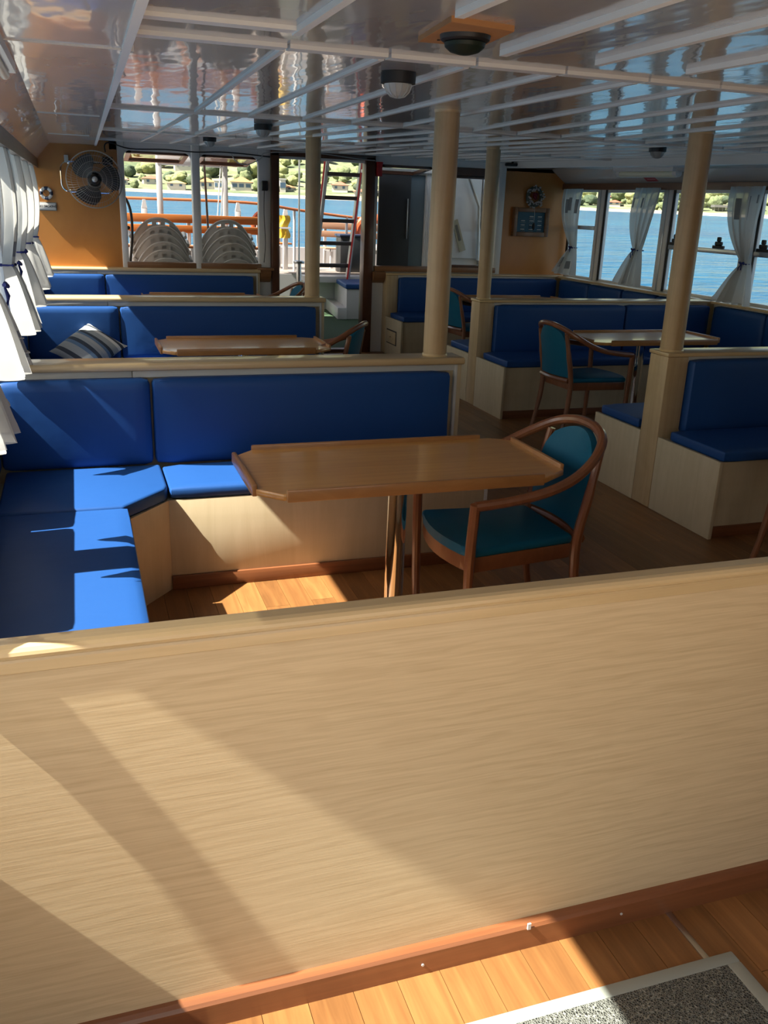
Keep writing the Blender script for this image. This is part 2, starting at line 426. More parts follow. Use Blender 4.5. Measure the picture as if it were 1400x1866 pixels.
# forward bulkhead -------------------------------------------------
wf = struct('wall_front', MB().box(.40, XR+.09, FY, FY+.06, 2.06, 2.22), M_white)   # header
def wbox(name, x0, x1, z0, z1, m, y0=FY, y1=FY+.06, b=0): return obj(name, MB().box(x0, x1, y0, y1, z0, z1, b), m, wf)
wbox('plywood_panel', XL-.09, .475, -.06, 2.22, M_ply)
wbox('plywood_panel', 4.80, XR+.09, -.06, 2.22, M_ply)
wbox('lower_panel', .475, 2.05, -.06, .93, M_white); wbox('lower_panel', 3.18, 4.80, -.06, .93, M_white)
wbox('corner_post', .470, .535, .90, 2.16, M_white, FY-.02, b=.012)
wbox('window_post', 1.205, 1.29, .90, 2.16, M_white, FY-.05, b=.02)
wbox('window_post', 1.905, 2.035, .0, 2.16, M_white, FY-.01, b=.01)
wbox('window_post', 3.17, 3.245, .0, 2.1, M_white, FY-.005)
wbox('window_post', 3.925, 4.03, .90, 2.16, M_white, FY-.02, b=.02)
wbox('corner_post', 4.715, 4.80, .90, 2.16, M_white, FY-.03, b=.01)
# rounded upper corners of the window openings
for xa, s in ((.535, 1), (1.205, -1), (1.29, 1), (1.905, -1), (3.245, 1), (3.925, -1)):
    zt = 2.062; rr = .07; P = [(xa, zt)] + [(xa+s*(rr-rr*sin(t)), zt-(rr-rr*cos(t))) for t in [i*pi/2/6 for i in range(7)]]
    obj('corner_fillet', MB().beam(P, FY-.004, FY+.058, 'y'), M_white, wf)
for x0, x1 in ((.535, 1.205), (1.29, 1.905), (3.245, 3.925), (4.03, 4.715)):
    wbox('sill', x0-.02, x1+.02, .915, .975, M_sill, FY-.05, FY+.07, .006)
s = obj('sill_shelf', MB().box(1.87, 2.05, FY-.12, FY, .91, .94, .006), M_sill, wf)
obj('shelf_bracket', MB().beam([(FY, .91), (FY-.115, .91)]+[(FY-.115+.115*(1-cos(t))*1.0, .91-.13*sin(t)) for t in [k*pi/2/6 for k in range(1, 7)]]+[(FY, .78)], 1.90, 2.02, 'x'), M_sill, wf)
obj('shelf_bracket', MB().beam([(FY, .915), (FY-.115, .915)]+[(FY-.115+.115*(1-cos(t)), .915-.13*sin(t)) for t in [k*pi/2/6 for k in range(1, 7)]]+[(FY, .785)], 3.2, 3.34, 'x'), M_sill, wf)
wbox('fourth_window_head', 4.03, 4.715, 1.985, 2.07, M_dark, FY-.012, FY+.06)
# opened awning sashes of the first three windows
def sash(n, x0, x1):
    f = MB(); y0, y1 = FY+.02, FY+.60; z0, z1 = 2.055, 1.995
    def bar(xa, xb, ya, yb):
        zz = lambda x, y: z0+(z1-z0)*(y-y0)/(y1-y0)
        f.prism([(xa, ya), (xb, ya), (xb, yb), (xa, yb)], lambda x, y: zz(x, y)-.018, lambda x, y: zz(x, y)+.018)
    bar(x0, x0+.05, y0, y1); bar(x1-.05, x1, y0, y1); bar(x0, x1, y0, y0+.05); bar(x0, x1, y1-.05, y1)
    o = struct('window_%d' % n, f, M_dark)
    g = MB().prism([(x0+.05, y0+.05), (x1-.05, y0+.05), (x1-.05, y1-.05), (x0+.05, y1-.05)], lambda x, y: z0+(z1-z0)*(y-y0)/(y1-y0)-.003, lambda x, y: z0+(z1-z0)*(y-y0)/(y1-y0)+.003)
    obj('pane', g, M_glass, o)
sash(wn+1, .56, 1.19); sash(wn+2, 1.31, 1.89); sash(wn+3, 3.27, 3.91)
f4 = MB(); 
for a in ((4.035, 4.065, .975, 1.985), (4.685, 4.715, .975, 1.985), (4.035, 4.715, .975, 1.0), (4.035, 4.715, 1.955, 1.985)): f4.box(a[0], a[1], FY+.01, FY+.045, a[2], a[3], .003)
o4 = struct('window_%d' % (wn+4), f4, M_dark); obj('pane', MB().box(4.06, 4.69, FY+.026, FY+.030, .995, 1.96), M_glass, o4)
# door frame
d = struct('door_1', MB().box(2.04, 2.125, FY-.05, FY+.10, 0, 2.12, .006), M_dark)
obj('jamb', MB().box(3.09, 3.20, FY-.05, FY+.10, 0, 2.12, .006), M_dark, d)
obj('head_jamb', MB().box(2.04, 3.20, FY-.05, FY+.10, 2.085, 2.15, .006), M_dark, d)
obj('threshold', MB().box(2.125, 3.09, FY-.02, FY+.10, 0, .035, .006), M_dark, d)

# ================================================================ FURNITURE
def pad(x0, x1, y0, y1, z0, z1, b=.025, puff=.012, axes='z', cuts=9):
    """upholstered pad: rounded box bulging along the given axes"""
    c = Vector(((x0+x1)/2, (y0+y1)/2, (z0+z1)/2)); h = Vector((abs(x1-x0)/2, abs(y1-y0)/2, abs(z1-z0)/2))
    b = min(b, min(h)*.95)
    bb = bmesh.new(); bmesh.ops.create_cube(bb, size=2)
    bmesh.ops.subdivide_edges(bb, edges=bb.edges[:], cuts=cuts, use_grid_fill=True)
    for v in bb.verts:
        u = Vector([max(-1, min(1, math.copysign(abs(t)**.55, t) if abs(t) > 1e-6 else 0)) for t in v.co])
        p = Vector([u[i]*h[i] for i in range(3)])
        inner = Vector([max(-(h[i]-b), min(h[i]-b, p[i])) for i in range(3)])
        dlt = p-inner
        if dlt.length > 1e-7: p = inner + dlt.normalized()*b if dlt.length > b or sum(1 for i in range(3) if abs(dlt[i]) > 1e-6) > 1 else p
        for a in axes:
            i = 'xyz'.index(a); j, k = [q for q in range(3) if q != i]
            p[i] += math.copysign(puff, u[i])*(1-u[j]**2)**.7*(1-u[k]**2)**.7*abs(u[i])
        v.co = p + c
    return MB().bm(bb, True)

def seam(x0, x1, y, z0, z1, r=.004):
    P = [(x0, y, z0+.03), (x0+.01, y, z1-.012), (x0+.03, y, z1), (x1-.03, y, z1), (x1-.01, y, z1-.012), (x1, y, z0+.03)]
    return MB().tube(P, r, 6)

# --- port side partitions and corner benches
def partition_left(yp, xr, label, ztop=.92, cap=True, near=False):
    t = thing('partition', label, 'partition', (xr, yp, 0), None)
    obj('panel', MB().box(XL, xr-.03, yp-.03, yp+.03, 0, ztop-.035), M_oak if near else M_cab, t)
    obj('cap_rail', MB().box(XL, xr, yp-.085, yp+.085, ztop-.036, ztop, .013, 3), M_cap, t)
    obj('end_post', MB().box(xr-.03, xr-.005, yp-.05, yp+.05, 0, ztop-.036, .006), M_cab, t)
    if not near:
        j = .20
        for a, b in ((XL, j), (j+.003, xr-.03)):
            obj('edge_strip', MB().box(a, b, yp-.052, yp-.03, ztop-.068, ztop-.036, .002), M_strip, t)
        obj('edge_strip', MB().box(xr-.045, xr-.03, yp-.055, yp-.03, .40, ztop-.036, .002), M_strip, t)
        obj('baseboard', MB().box(XL, xr-.03, yp+.03, yp+.045, 0, .07, .004), M_base, t)
    return t
def bench_left(yp, ynear, xr, label, group):
    t = thing('corner_bench', label, 'bench', (.5, yp-.3, 0), group)
    yf = yp-.46; ycor = yf-.21; xs = .125; xc = .30
    k = lambda n, mb, m: obj(n, mb, m, t)
    k('base_panel', MB().box(xc, xr-.03, yf, yf+.018, .062, .405, .002), M_cab)
    k('base_panel', MB().box(xs-.018, xs, ynear, ycor, .0, .405, .002), M_cab)
    k('corner_panel', MB().prism([(xs, ycor), (xc, yf), (xc, yf+.018), (xs-.018, ycor)], 0, .405), M_cab)
    k('kick_board', MB().box(xc, xr-.03, yf-.012, yf+.01, 0, .062, .004), M_base)
    k('end_panel', MB().box(xr-.03, xr-.012, yf, yp-.05, 0, .405, .002), M_strip)
    k('seat_board', MB().prism([(XL, ynear), (xs-.02, ynear), (xs-.02, ycor+.005), (xc, yf+.02), (xr-.04, yf+.02), (xr-.04, yp-.05), (XL, yp-.05)], .385, .40), M_cab)
    zs0, zs1 = .405, .462
    k('seat_cushion', pad(xc+.006, xr-.09, yf-.005, yp-.10, zs0, zs1, .022, .008), M_blue)
    k('seat_cushion', pad(XL+.07, xs+.004, ynear+.02, ycor-.006, zs0, zs1, .014, .006), M_blue)
    cc = MB().prism([(XL+.07, ycor), (xs-.012, ycor), (xc-.012, yf-.012), (xc, yf+.03), (xc, yp-.10), (XL+.07, yp-.10)], zs0, zs1+.003, .014, 3)
    k('seat_cushion', cc, M_blue)
    for x0, x1 in ((XL+.06, .272), (.282, xr-.085)):
        c = k('back_cushion', pad(x0, x1, yp-.115, yp-.035, .465, .855, .026, .008, 'y'), M_blue)
        k2 = obj('piping', seam(x0+.006, x1-.006, yp-.104, .50, .846, .0035), M_blue, c)
    L = yp-.045-ynear; n = max(1, round(L/.95))
    for i in range(n):
        a, b = ynear+L*i/n+.005, ynear+L*(i+1)/n-.005
        k('back_cushion', pad(XL+.004, XL+.055, a, b, .465, .85, .024, .004, 'x'), M_blue)
    return t
G_b = None
p1 = thing('partition', 'long pale oak partition with rounded cap rail across the foreground', 'partition', (1.8, 1.43, 0))
obj('panel', MB().box(XL, 1.77, 1.412, 1.45, 0, .875), M_oak, p1)
obj('cap_rail', MB().beam([(1.460, .866), (1.460, .890), (1.455, .897), (1.448, .900), (1.420, .900), (1.412, .897), (1.4075, .891), (1.4065, .885), (1.4085, .880), (1.4115, .878), (1.4115, .866)], XL, 1.80, 'x'), M_cap, p1)
obj('cap_moulding', MB().beam([(1.414, .8775), (1.4105, .8765), (1.4085, .872), (1.4085, .853), (1.4105, .851), (1.414, .851)], XL, 1.79, 'x'), M_cap, p1)
obj('baseboard', MB().beam([(1.413, 0), (1.392, 0), (1.392, .058), (1.396, .066), (1.404, .071), (1.413, .073)], XL, 1.79, 'x'), M_base, p1)
obj('end_post', MB().box(1.77, 1.795, 1.408, 1.458, 0, .866, .004), M_cab, p1)
for x, z in ((.615, .028), (1.12, .035)):
    obj('screw_head', MB().tube([(x, 1.3935, z), (x, 1.390, z)], .0032, 10), M_plastic, p1)
obj('paint_chip', MB().prism([(.868, 1.3885), (.876, 1.3885), (.876, 1.3925), (.868, 1.3925)], .058, .074), M_plastic, p1)

partition_left(4.08, 1.79, 'pale partition with a fat round column on its end, behind the nearest table')
partition_left(6.93, 1.84, 'pale partition behind the striped pillow and second port table')
pw = partition_left(9.90, 1.90, 'pale partition below the two windows with stacked plastic chairs')
bench_left(4.08, 1.46, 1.79, 'sunlit blue corner bench around the nearest table', 'blue port corner benches')
bench_left(6.93, 4.14, 1.84, 'blue corner bench holding the striped pillow', 'blue port corner benches')
bench_left(9.90, 6.99, 1.90, 'blue corner bench under the wall fan at the far end', 'blue port corner benches')

# --- starboard partitions with end posts, benches on both sides
def partition_right(yp, xp, label, ztop=.90, post=True):
    t = thing('partition', label, 'partition', (xp, yp, 0))
    if post:
        obj('end_post', MB().box(xp, xp+.14, yp-.085, yp+.085, 0, ztop-.022, .008), M_col, t)
        obj('panel', MB().box(xp+.14, XR, yp-.03, yp+.03, 0, ztop-.022), M_cab, t)
    obj('cap_rail', MB().box(xp-.006, XR-.02, yp-.092, yp+.092, ztop-.022, ztop, .006), M_cap, t)
    obj('edge_strip', MB().box(xp+.14, XR-.1, yp-.06, yp-.03, ztop-.055, ztop-.023, .002), M_strip, t)
    obj('edge_strip', MB().box(xp+.14, xp+.155, yp-.07, yp-.03, .42, ztop-.024, .002), M_strip, t)
    return t
def bench_right(yp, sgn, xp, yend, label, wall_from=None, drawer=False):
    """bench against one face of a partition (sgn -1: towards the camera), turning along the window"""
    t = thing('corner_bench', label, 'bench', (xp+.5, yp+sgn*.3, 0), 'blue starboard corner benches')
    k = lambda n, mb, m: obj(n, mb, m, t)
    dp = .60 if sgn < 0 else .55
    y0, y1 = yp+sgn*.088, yp+sgn*(dp+.03)
    k('end_panel', MB().box(xp+.002, xp+.024, min(y0, y1), max(y0, y1), .0, .425, .003), M_cab)
    yf = yp+sgn*dp
    k('base_panel', MB().box(xp+.024, 5.05, yf, yf-sgn*.018, .06, .415), M_cab)
    k('kick_board', MB().box(xp+.03, 5.05, yf+sgn*.008, yf-sgn*.02, 0, .062, .003), M_base)
    k('seat_board', MB().box(xp+.024, XR-.02, yp+sgn*.07, yf-sgn*.02, .395, .412), M_cab)
    a, b = yp+sgn*.15, yf+sgn*.02
    xm = 4.62
    k('seat_cushion', pad(xp+.03, xm-.005, a, b, .415, .478, .02, .006), M_blue)
    k('seat_cushion', pad(xm+.005, XR-.10, a, b, .415, .478, .02, .006), M_blue)
    a, b = sorted((yp+sgn*.04, yp+sgn*.135))
    for x0, x1 in ((xp+.145, xm-.01), (xm, XR-.11)):
        k('back_cushion', pad(x0, x1, a, b, .445, .862, .028, .006, 'y'), M_blue)
    lo, hi = sorted((yp+sgn*.14, yend)); n = 2 if hi-lo > 1 else 1
    for i in range(n):
        k('back_cushion', pad(XR-.10, XR-.015, lo+(hi-lo)*i/n+.004, lo+(hi-lo)*(i+1)/n-.004, .465, .862, .028, .006, 'x'), M_blue)
    lo, hi = sorted((yf-sgn*.02, yend))
    if hi-lo > .1:
        k('base_panel', MB().box(5.03, 5.05, lo, hi, .0, .415), M_cab)
        k('seat_cushion', pad(5.03, XR-.10, lo+.01, hi-.005, .415, .478, .02, .006), M_blue)
    if drawer:
        obj('drawer_gap', MB().box(xp-.002, xp+.01, yp-.485, yp-.155, .138, .297), M_seam, t)
        dr = obj('drawer', MB().box(xp-.010, xp+.01, yp-.47, yp-.17, .15, .285, .004), M_cap, t)
        obj('drawer_knob', MB().lathe((xp-.012, yp-.32, .22), [(.010, 0), (.012, .004)], 10).xf(Matrix.Identity(4)), M_dark, dr)
    return t
PR2, PR3, PRW = 4.22, 7.03, 9.90
partition_right(PR2, 3.07, 'pale partition with oak end post and round column, right foreground')
partition_right(PR3, 3.20, 'pale partition with oak end post and round column, farther right')
partition_right(PRW, 3.345, 'pale partition below the key box at the far wall', .905)
bench_right(PR2, -1, 3.07, 2.9, 'dark blue bench at the right edge, backed by the nearer post')
bench_right(PR2, 1, 3.07, 5.5, 'blue bench end just behind the nearer right post')
bench_right(PR3, -1, 3.20, 5.52, 'dark blue bench behind the chrome pedestal table on the right')
bench_right(PR3, 1, 3.20, 8.4, 'blue bench end just behind the farther right post')
bench_right(PRW, -1, 3.345, 8.42, 'blue bench with a small drawer in its end by the doorway', drawer=True)

# --- columns
def column(x, y, z0, label, r=.06):
    t = thing('column', label, 'column', (x, y, z0), 'oak wrapped columns')
    z1 = zc(y)
    obj('shaft', MB().cyl((x, y), r, z0, z1-.004, 28), M_col, t)
    obj('base_collar', MB().lathe((x, y, z0), [(r+.003, 0), (r+.004, .006), (r+.001, .012)], 28), M_cap, t)
    obj('top_collar', MB().lathe((x, y, z1-.012), [(r+.001, 0), (r+.004, .005), (r+.004, .012)], 28), M_cap, t)
column(1.655, 4.08, .92, 'thick oak column on the partition behind the nearest table', .058)
column(1.745, 6.93, .92, 'slim looking oak column left of the doorway', .058)
column(3.145, PR2, .90, 'oak column on the nearer right end post, in front of the windows', .063)
column(3.27, PR3, .90, 'oak column on the farther right end post', .058)

# --- pedestal tables
def make_table(loc, label, L=1.125, W=.56, zt=.728):
    t = thing('pedestal_table', label, 'table', loc, 'pedestal tables'); X, Y, _ = loc
    c = .075; T = .022; x, y = L/2, W/2
    P = [(-x, -y+c), (-x+c, -y), (x-c*1.5, -y), (x, -y+c), (x, y-c*.6), (x-c, y), (-x+c, y), (-x, y-c)]
    obj('table_top', MB().prism([(X+a, Y+b) for a, b in P], zt-T, zt, .003, 1), M_table, t)
    h = .016
    def rail(x0, x1, y0, y1): obj('edge_rail', MB().box(X+x0, X+x1, Y+y0, Y+y1, zt-T-.004, zt+h, .005, 2), M_rail, t)
    rail(-x+c+.01, x-c*1.5-.01, -y-.012, -y+.006); rail(-x+c, x-c-.04, y-.006, y+.012)
    rail(-x-.012, -x+.006, -y+c, y-c); rail(x-.006, x+.012, -y+c+.02, y-c*.6-.01)
    obj('pedestal', MB().cyl((X, Y), .036, .02, zt-.04, 28), M_chrome, t)
    obj('base_plate', MB().lathe((X, Y, 0), [(.16, 0), (.16, .006), (.06, .016), (.05, .03)], 32), M_chrome, t)
    br = obj('bracket', MB().box(X-.06, X+.06, Y-.06, Y+.06, zt-T-.018, zt-T+.001, .004), M_alu, t)
    obj('clamp_knob', MB().lathe((X-.075, Y-.03, zt-T-.045), [(.012, 0), (.024, .01), (.024, .028), (.01, .045)], 14), M_black, t)
    return t
tb = make_table((1.062, 2.905, 0), 'nearest wooden table with raised edge rails, beside the sunlit bench')
dup(tb, (1.0, 5.80, 0), 0, 'second wooden table on the port side, by the striped pillow').scale = (.95, 1, 1)
dup(tb, (1.15, 8.83, 0), 0, 'farthest wooden table on the port side, below the stacked chairs')
dup(tb, (4.13, 5.93, 0), pi, 'wooden table on the right reflecting the windows, on a chrome pedestal')
dup(tb, (4.42, 8.75, 0), pi, 'far right wooden table in front of the key box wall')

# --- bentwood armchairs (local front is +x)
def catmull(P, n=6):
    P = [Vector(p) for p in P]; Q = [P[0]*2-P[1]]+P+[P[-1]*2-P[-2]]; out = []
    for i in range(1, len(Q)-2):
        for k in range(n):
            t = k/n; a, b, c, d = Q[i-1:i+3]
            out.append(.5*((2*b)+(c-a)*t+(2*a-5*b+4*c-d)*t*t+(3*b-a-3*c+d)*t**3))
    return out+[P[-1]]
def make_chair(label):
    t = thing('armchair', label, 'chair', (0, 0, 0), 'bentwood armchairs')
    k = lambda n, mb, m: obj(n, mb, m, t)
    # arched arm-and-back rail
    half = [(.215, .262, .640), (.10, .272, .652), (-.04, .277, .675), (-.16, .268, .715), (-.26, .232, .772), (-.330, .165, .822), (-.360, .08, .845), (-.366, 0, .850)]
    path = half+[(x, -y, z) for x, y, z in half[-2::-1]]
    k('arm_rail', MB().tube(catmull(path, 5), .0185, 10), M_chair)
    for s in (1, -1):
        k('leg', MB().tube(catmull([(.205, s*.245, 0), (.212, s*.248, .2), (.218, s*.25, .42), (.216, s*.262, .647)], 3), [.016]*3+[.018]*3+[.019]*3+[.0185], 10), M_chair)
        k('leg', MB().tube(catmull([(-.312, s*.205, 0), (-.262, s*.195, .25), (-.252, s*.19, .45), (-.285, s*.188, .62), (-.318, s*.178, .79)], 3), [.0155]*3+[.019]*7+[.016]*3, 10), M_chair)
    def seatpoly(e):
        f = [(.235-.0*e, .235), (.235, -.235)]
        fr = [(.205+.045*cos(a*pi/2), -.235+.47*(a+1)/2) for a in [-1+i*.25 for i in range(9)]]
        return [(-.24, -.185)]+fr+[(-.24, .185)]
    sp = seatpoly(0)
    shr = lambda P, q: [(x-math.copysign(q, x), y-math.copysign(q, y)) for x, y in P]
    fr = MB(); 
    k('seat_frame', fr.prism(shr(sp, .004), .375, .435, .006), M_chair)
    k('seat', MB().prism(sp, .432, .468, .015, 3), M_teal)
    # padded back, curved across its width, tapering to the arch
    def back(u, v, off):
        y = (u-.5)*2; z = .475+.358*v
        hw = .178-.004*v-.040*max(0, v-.75)**1.3/.25**1.3
        zt = z-(.045*y*y*max(0, v-.5)*2)
        x = -.262-.06*v**1.3-.030*(1-y*y) + off
        return (x, y*hw, zt)
    b = MB()
    n, m = 12, 10
    F = [[back(i/n, j/m, .014+.006*sin(pi*i/n)*sin(pi*j/m)) for j in range(m+1)] for i in range(n+1)]
    B = [[back(i/n, j/m, -.012) for j in range(m+1)] for i in range(n+1)]
    vs = [p for r in F for p in r]+[p for r in B for p in r]; o = (n+1)*(m+1); id_ = lambda i, j: i*(m+1)+j
    fs = []
    for i in range(n):
        for j in range(m):
            fs.append((id_(i, j), id_(i+1, j), id_(i+1, j+1), id_(i, j+1))); fs.append((o+id_(i, j), o+id_(i, j+1), o+id_(i+1, j+1), o+id_(i+1, j)))
    for i in range(n):
        for j in (0, m):
            q = (id_(i, j), o+id_(i, j), o+id_(i+1, j), id_(i+1, j)); fs.append(q if j == 0 else q[::-1])
    for j in range(m):
        for i in (0, n):
            q = (id_(i, j), id_(i, j+1), o+id_(i, j+1), o+id_(i, j)); fs.append(q if i == 0 else q[::-1])
    k('backrest', b.add(vs, fs, True), M_teal)
    k('back_rail', MB().tube([(-.268, -.185, .45), (-.29, -.08, .45), (-.296, 0, .45), (-.29, .08, .45), (-.268, .185, .45)], .02, 8), M_chair)
    return t
ch = make_chair('nearest wooden armchair with teal seat, drawn up to the nearest table')
ch.location = (1.455, 2.885, 0); ch.rotation_euler = (0, 0, pi+.02)
dup(ch, (1.52, 6.02, 0), pi-.56, 'teal armchair at the second port table, its back turned to the aisle')
dup(ch, (1.80, 8.95, 0), pi+.1, 'teal armchair at the farthest port table, left of the doorway')
dup(ch, (3.62, 5.86, 0), .06, 'teal armchair with its back to the aisle at the right hand table')
dup(ch, (3.30, 2.98, 0), .05, 'teal armchair cut off by the right edge of the picture')
dup(ch, (3.95, 8.62, 0), .1, 'teal armchair half hidden behind the thick column, far right table')

# --- door mat
mt = thing('door_mat', 'grey coiled vinyl door mat with smooth border on the laminate floor', 'mat', (.9, .9, 0))
M_mat = mat('coil_mat', (.22, .235, .20), .8); v = tex_coord(M_mat)
t_, N_, L_, p_ = nodes(M_mat)
vo = N_.new('ShaderNodeTexVoronoi'); vo.feature = 'DISTANCE_TO_EDGE'; vo.inputs['Scale'].default_value = 190; L_.new(v, vo.inputs[0])
L_.new(ramp(M_mat, vo.outputs[0], [(.02, (.36, .37, .32)), (.22, (.06, .065, .055))]), p_.inputs['Base Color'])
inv = N_.new('ShaderNodeMath'); inv.operation = 'SUBTRACT'; inv.inputs[0].default_value = 1; L_.new(vo.outputs[0], inv.inputs[1]); bump(M_mat, inv.outputs[0], .9, .02)
M_matb = mat('mat_border', (.30, .32, .28), .55)
X0, X1, Y0, Y1 = .30, 1.322, .35, 1.243
obj('coil_pile', MB().box(X0+.03, X1-.035, Y0+.03, Y1-.03, 0, .010, .002), M_mat, mt)
for a in ((X0, X1, Y1-.032, Y1), (X0, X1, Y0, Y0+.032), (X0, X0+.032, Y0+.03, Y1-.03), (X1-.037, X1, Y0+.03, Y1-.03)):
    obj('border', MB().box(*a, 0, .011, .004), M_matb, mt)

# ================================================================ SMALL OBJECTS INSIDE
def curtain(x0, sgn, spec, label, group, n_pl=4, phase=0., prints=()):
    """spec: (top y0, y1), (tie y, z), (hem y0, y1, z), top z.  sgn +1: room lies towards +x"""
    (a0, a1), (ty, tz), (h0, h1, hz), zt = spec
    vt = (zt-tz)/(zt-hz)
    def P(u, v, off=0):
        z = zt+(hz-zt)*v
        if v <= vt:
            s = (v/vt); k = s**2.2; wd = (a1-a0)*(1-k)+.085*k; c = (a0+a1)/2*(1-s**1.5)+ty*s**1.5
            amp = .020+.012*s-.008*k; xo = .03*sin(pi*s)-.018*k
        else:
            s = (v-vt)/(1-vt); k = s**.75; wd = .085*(1-k)+(h1-h0)*k; c = ty*(1-s)+(h0+h1)/2*s
            amp = .024+.032*k; xo = -.018*(1-k)+.058*k
        y = c+(u-.5)*wd
        w_ = 2*pi*n_pl*u+phase
        x = x0+sgn*(xo+amp*sin(w_)+.3*amp*sin(2.3*w_+1)+off)
        return (x, y+.25*amp*sin(w_*.5+2), z+(.012*sin(w_+1) if v > .97 else 0))
    t = thing('curtain', label, 'curtain', (x0, (a0+a1)/2, zt), group)
    obj('fabric', MB().grid(P, 48, 34), M_cloth, t)
    tie = [Vector(P(u, vt))+Vector((sgn*.012, 0, 0)) for u in [i/10 for i in range(11)]]
    back = [Vector(P(u, vt))+Vector((-sgn*.02, 0, 0)) for u in [1-i/10 for i in range(11)]]
    tb_ = obj('tieback', MB().tube(tie+back, .0065, 6, closed=True), M_cord, t)
    k0 = Vector(P(.5, vt))+Vector((sgn*.035, 0, 0))
    kn = MB().tube([k0+Vector((0, -.03, .012)), k0+Vector((sgn*.012, 0, .004)), k0+Vector((0, .03, .014))], .009, 6)
    kn.tube([k0, k0+Vector((sgn*.012, .022, -.035)), k0+Vector((0, .028, -.075))], .005, 6); kn.tube([k0, k0+Vector((sgn*.01, -.012, -.05))], .005, 6)
    obj('knot', kn, M_cord, tb_)
    for (u0, u1, v0, v1, anchor) in prints:
        pt = obj('printed_patch', MB().grid(lambda a, b: P(u0+(u1-u0)*a, v0+(v1-v0)*b, .0025), 8, 6), M_print, t)
        if anchor:
            q = lambda a, b: P(u0+(u1-u0)*a, v0+(v1-v0)*b, .006)
            an = MB().tube([q(.5, .15+.07*i) for i in range(11)], .004, 5)
            an.tube([q(.5+.32*sin(th), .55+.30*cos(th)) for th in [(-1.5+.25*i) for i in range(13)]], .004, 5); an.tube([q(.35+.06*i, .28) for i in range(6)], .003, 5)
            obj('anchor_print', an, M_cloth, pt)
GP = 'port window curtains'; GS = 'starboard window curtains'
PL = [('port curtain nearest the camera, only its hem showing at the left edge', 2.83), ('port curtain with a grey anchor patch on its hem, second from the camera', 4.07),
      ('bright port curtain with a dangling blue tie, at the end of the second booth', 5.31), ('sunlit port curtain just beyond the one with the dangling blue tie', 6.55),
      ('port curtain beside the small lifebuoy ornament', 7.79), ('farthest port curtain, partly hidden near the corner of the wall', 9.03)]
for i, (lab, y) in enumerate(PL):
    pr_ = [(.60, .78, .30, .42, False), (.2, .34, .52, .60, False), (.64, .84, .84, .94, True)] if i != 1 else [(.30, .62, .83, .945, True), (.62, .76, .25, .37, False)]
    if i == 1: y -= .07
    curtain(-.325, 1, ((y-.21, y+.21), (y-.01, 1.24), (y-.21, y+.21, .90), 1.865), lab, GP, 4, 1.1*i, pr_)
curtain(-.325, 1, ((1.2905, 1.6205), (1.4555, 1.17), (1.365, 1.555, .77), 1.865), 'port curtain beside the foreground partition, out of the picture', GP, 4, 2.)
curtain(5.53, -1, ((6.44, 6.89), (6.58, 1.25), (6.37, 6.84, .915), 1.89), 'starboard curtain right of the nearer oak column', GS, 4, .4, [(.70, .76, .10, .28, False), (.40, .43, .08, .28, False), (.2, .22, .07, .14, False)])
curtain(5.53, -1, ((7.94, 8.34), (8.24, 1.28), (8.07, 8.45, .93), 1.89), 'starboard curtain swept aside in the middle window', GS, 4, 2.2, [(.6, .66, .10, .2, False), (.93, .97, .10, .2, False)])
curtain(5.53, -1, ((9.39, 9.84), (9.55, 1.24), (9.34, 9.83, .94), 1.89), 'starboard curtain with dark printed squares in the far corner', GS, 4, .2,
        [(.85, .95, .12, .28, False), (.68, .76, .12, .28, False), (.5, .55, .1, .25, False), (.2, .28, .12, .28, False), (.8, .9, .62, .75, False), (.7, .92, .80, .92, True), (.25, .42, .84, .93, False)])

# bulkhead lamps
M_lens = mat('ribbed_glass', (.62, .66, .66), .12, 0, .6, Transmission_Weight=.35)
def lamp(x, y, label, r=.056):
    z = zc(y); t = thing('ceiling_lamp', label, 'lamp', (x, y, z-.002), 'black rimmed ceiling lamps')
    obj('rim', MB().lathe((x, y, z-.002), [(r*.86, -.034), (r*.99, -.032), (r, -.022), (r, 0)], 28), M_black, t)
    l = MB().lathe((x, y, z-.002), [(r*.12, -.072), (r*.42, -.067), (r*.66, -.054), (r*.80, -.034)], 32)
    obj('lens', l, M_lens, t)
    g = MB()
    for k in range(12):
        a = pi*2*k/12
        g.tube([(x+q*r*cos(a), y+q*r*sin(a), z-.003-h) for q, h in ((.15, .072), (.43, .068), (.67, .055), (.81, .035))], .002, 4)
    obj('lens_ribs', g, M_lens, t)
lamp(1.013, 2.93, 'nearest black rimmed ceiling lamp with clear dome')
lamp(1.173, 5.95, 'black rimmed ceiling lamp second from the camera')
lamp(1.147, 8.13, 'small looking black rimmed ceiling lamp by the fan wall', .056)
lamp(3.80, 5.55, 'black rimmed ceiling lamp on the right, beside the oak column', .058)
x, y = .885, 2.10; z = zc(y)
t = thing('hatch_lamp', 'black lamp housing on a bare plywood plate in the ceiling', 'lamp', (x, y, z))
M_raw = wood('raw_ply', (.32, .14, .05), (.46, .23, .09), (2, 12, 12), .6)
obj('mounting_plate', MB().prism([(.79, 1.955), (.955, 1.99), (.985, 2.235), (.825, 2.25)], lambda x, y: zc(y)-.012, lambda x, y: zc(y)), M_raw, t)
M_dg = mat('dark_green_lens', (.012, .02, .014), .45, spec=.2)
obj('housing', MB().lathe((x, y, z-.012), [(.050, -.014), (.057, -.010), (.059, 0)], 26), M_black, t)
obj('lens', MB().lathe((x, y, z-.028), [(.012, -.024), (.034, -.018), (.046, -.008), (.048, 0)], 26), M_dg, t)
obj('screw', MB().cyl((.855, 2.19), .004, zc(2.19)-.014, zc(2.19)-.011, 8), M_black, t)
obj('screw', MB().cyl((.945, 2.18), .004, zc(2.18)-.014, zc(2.18)-.011, 8), M_black, t)
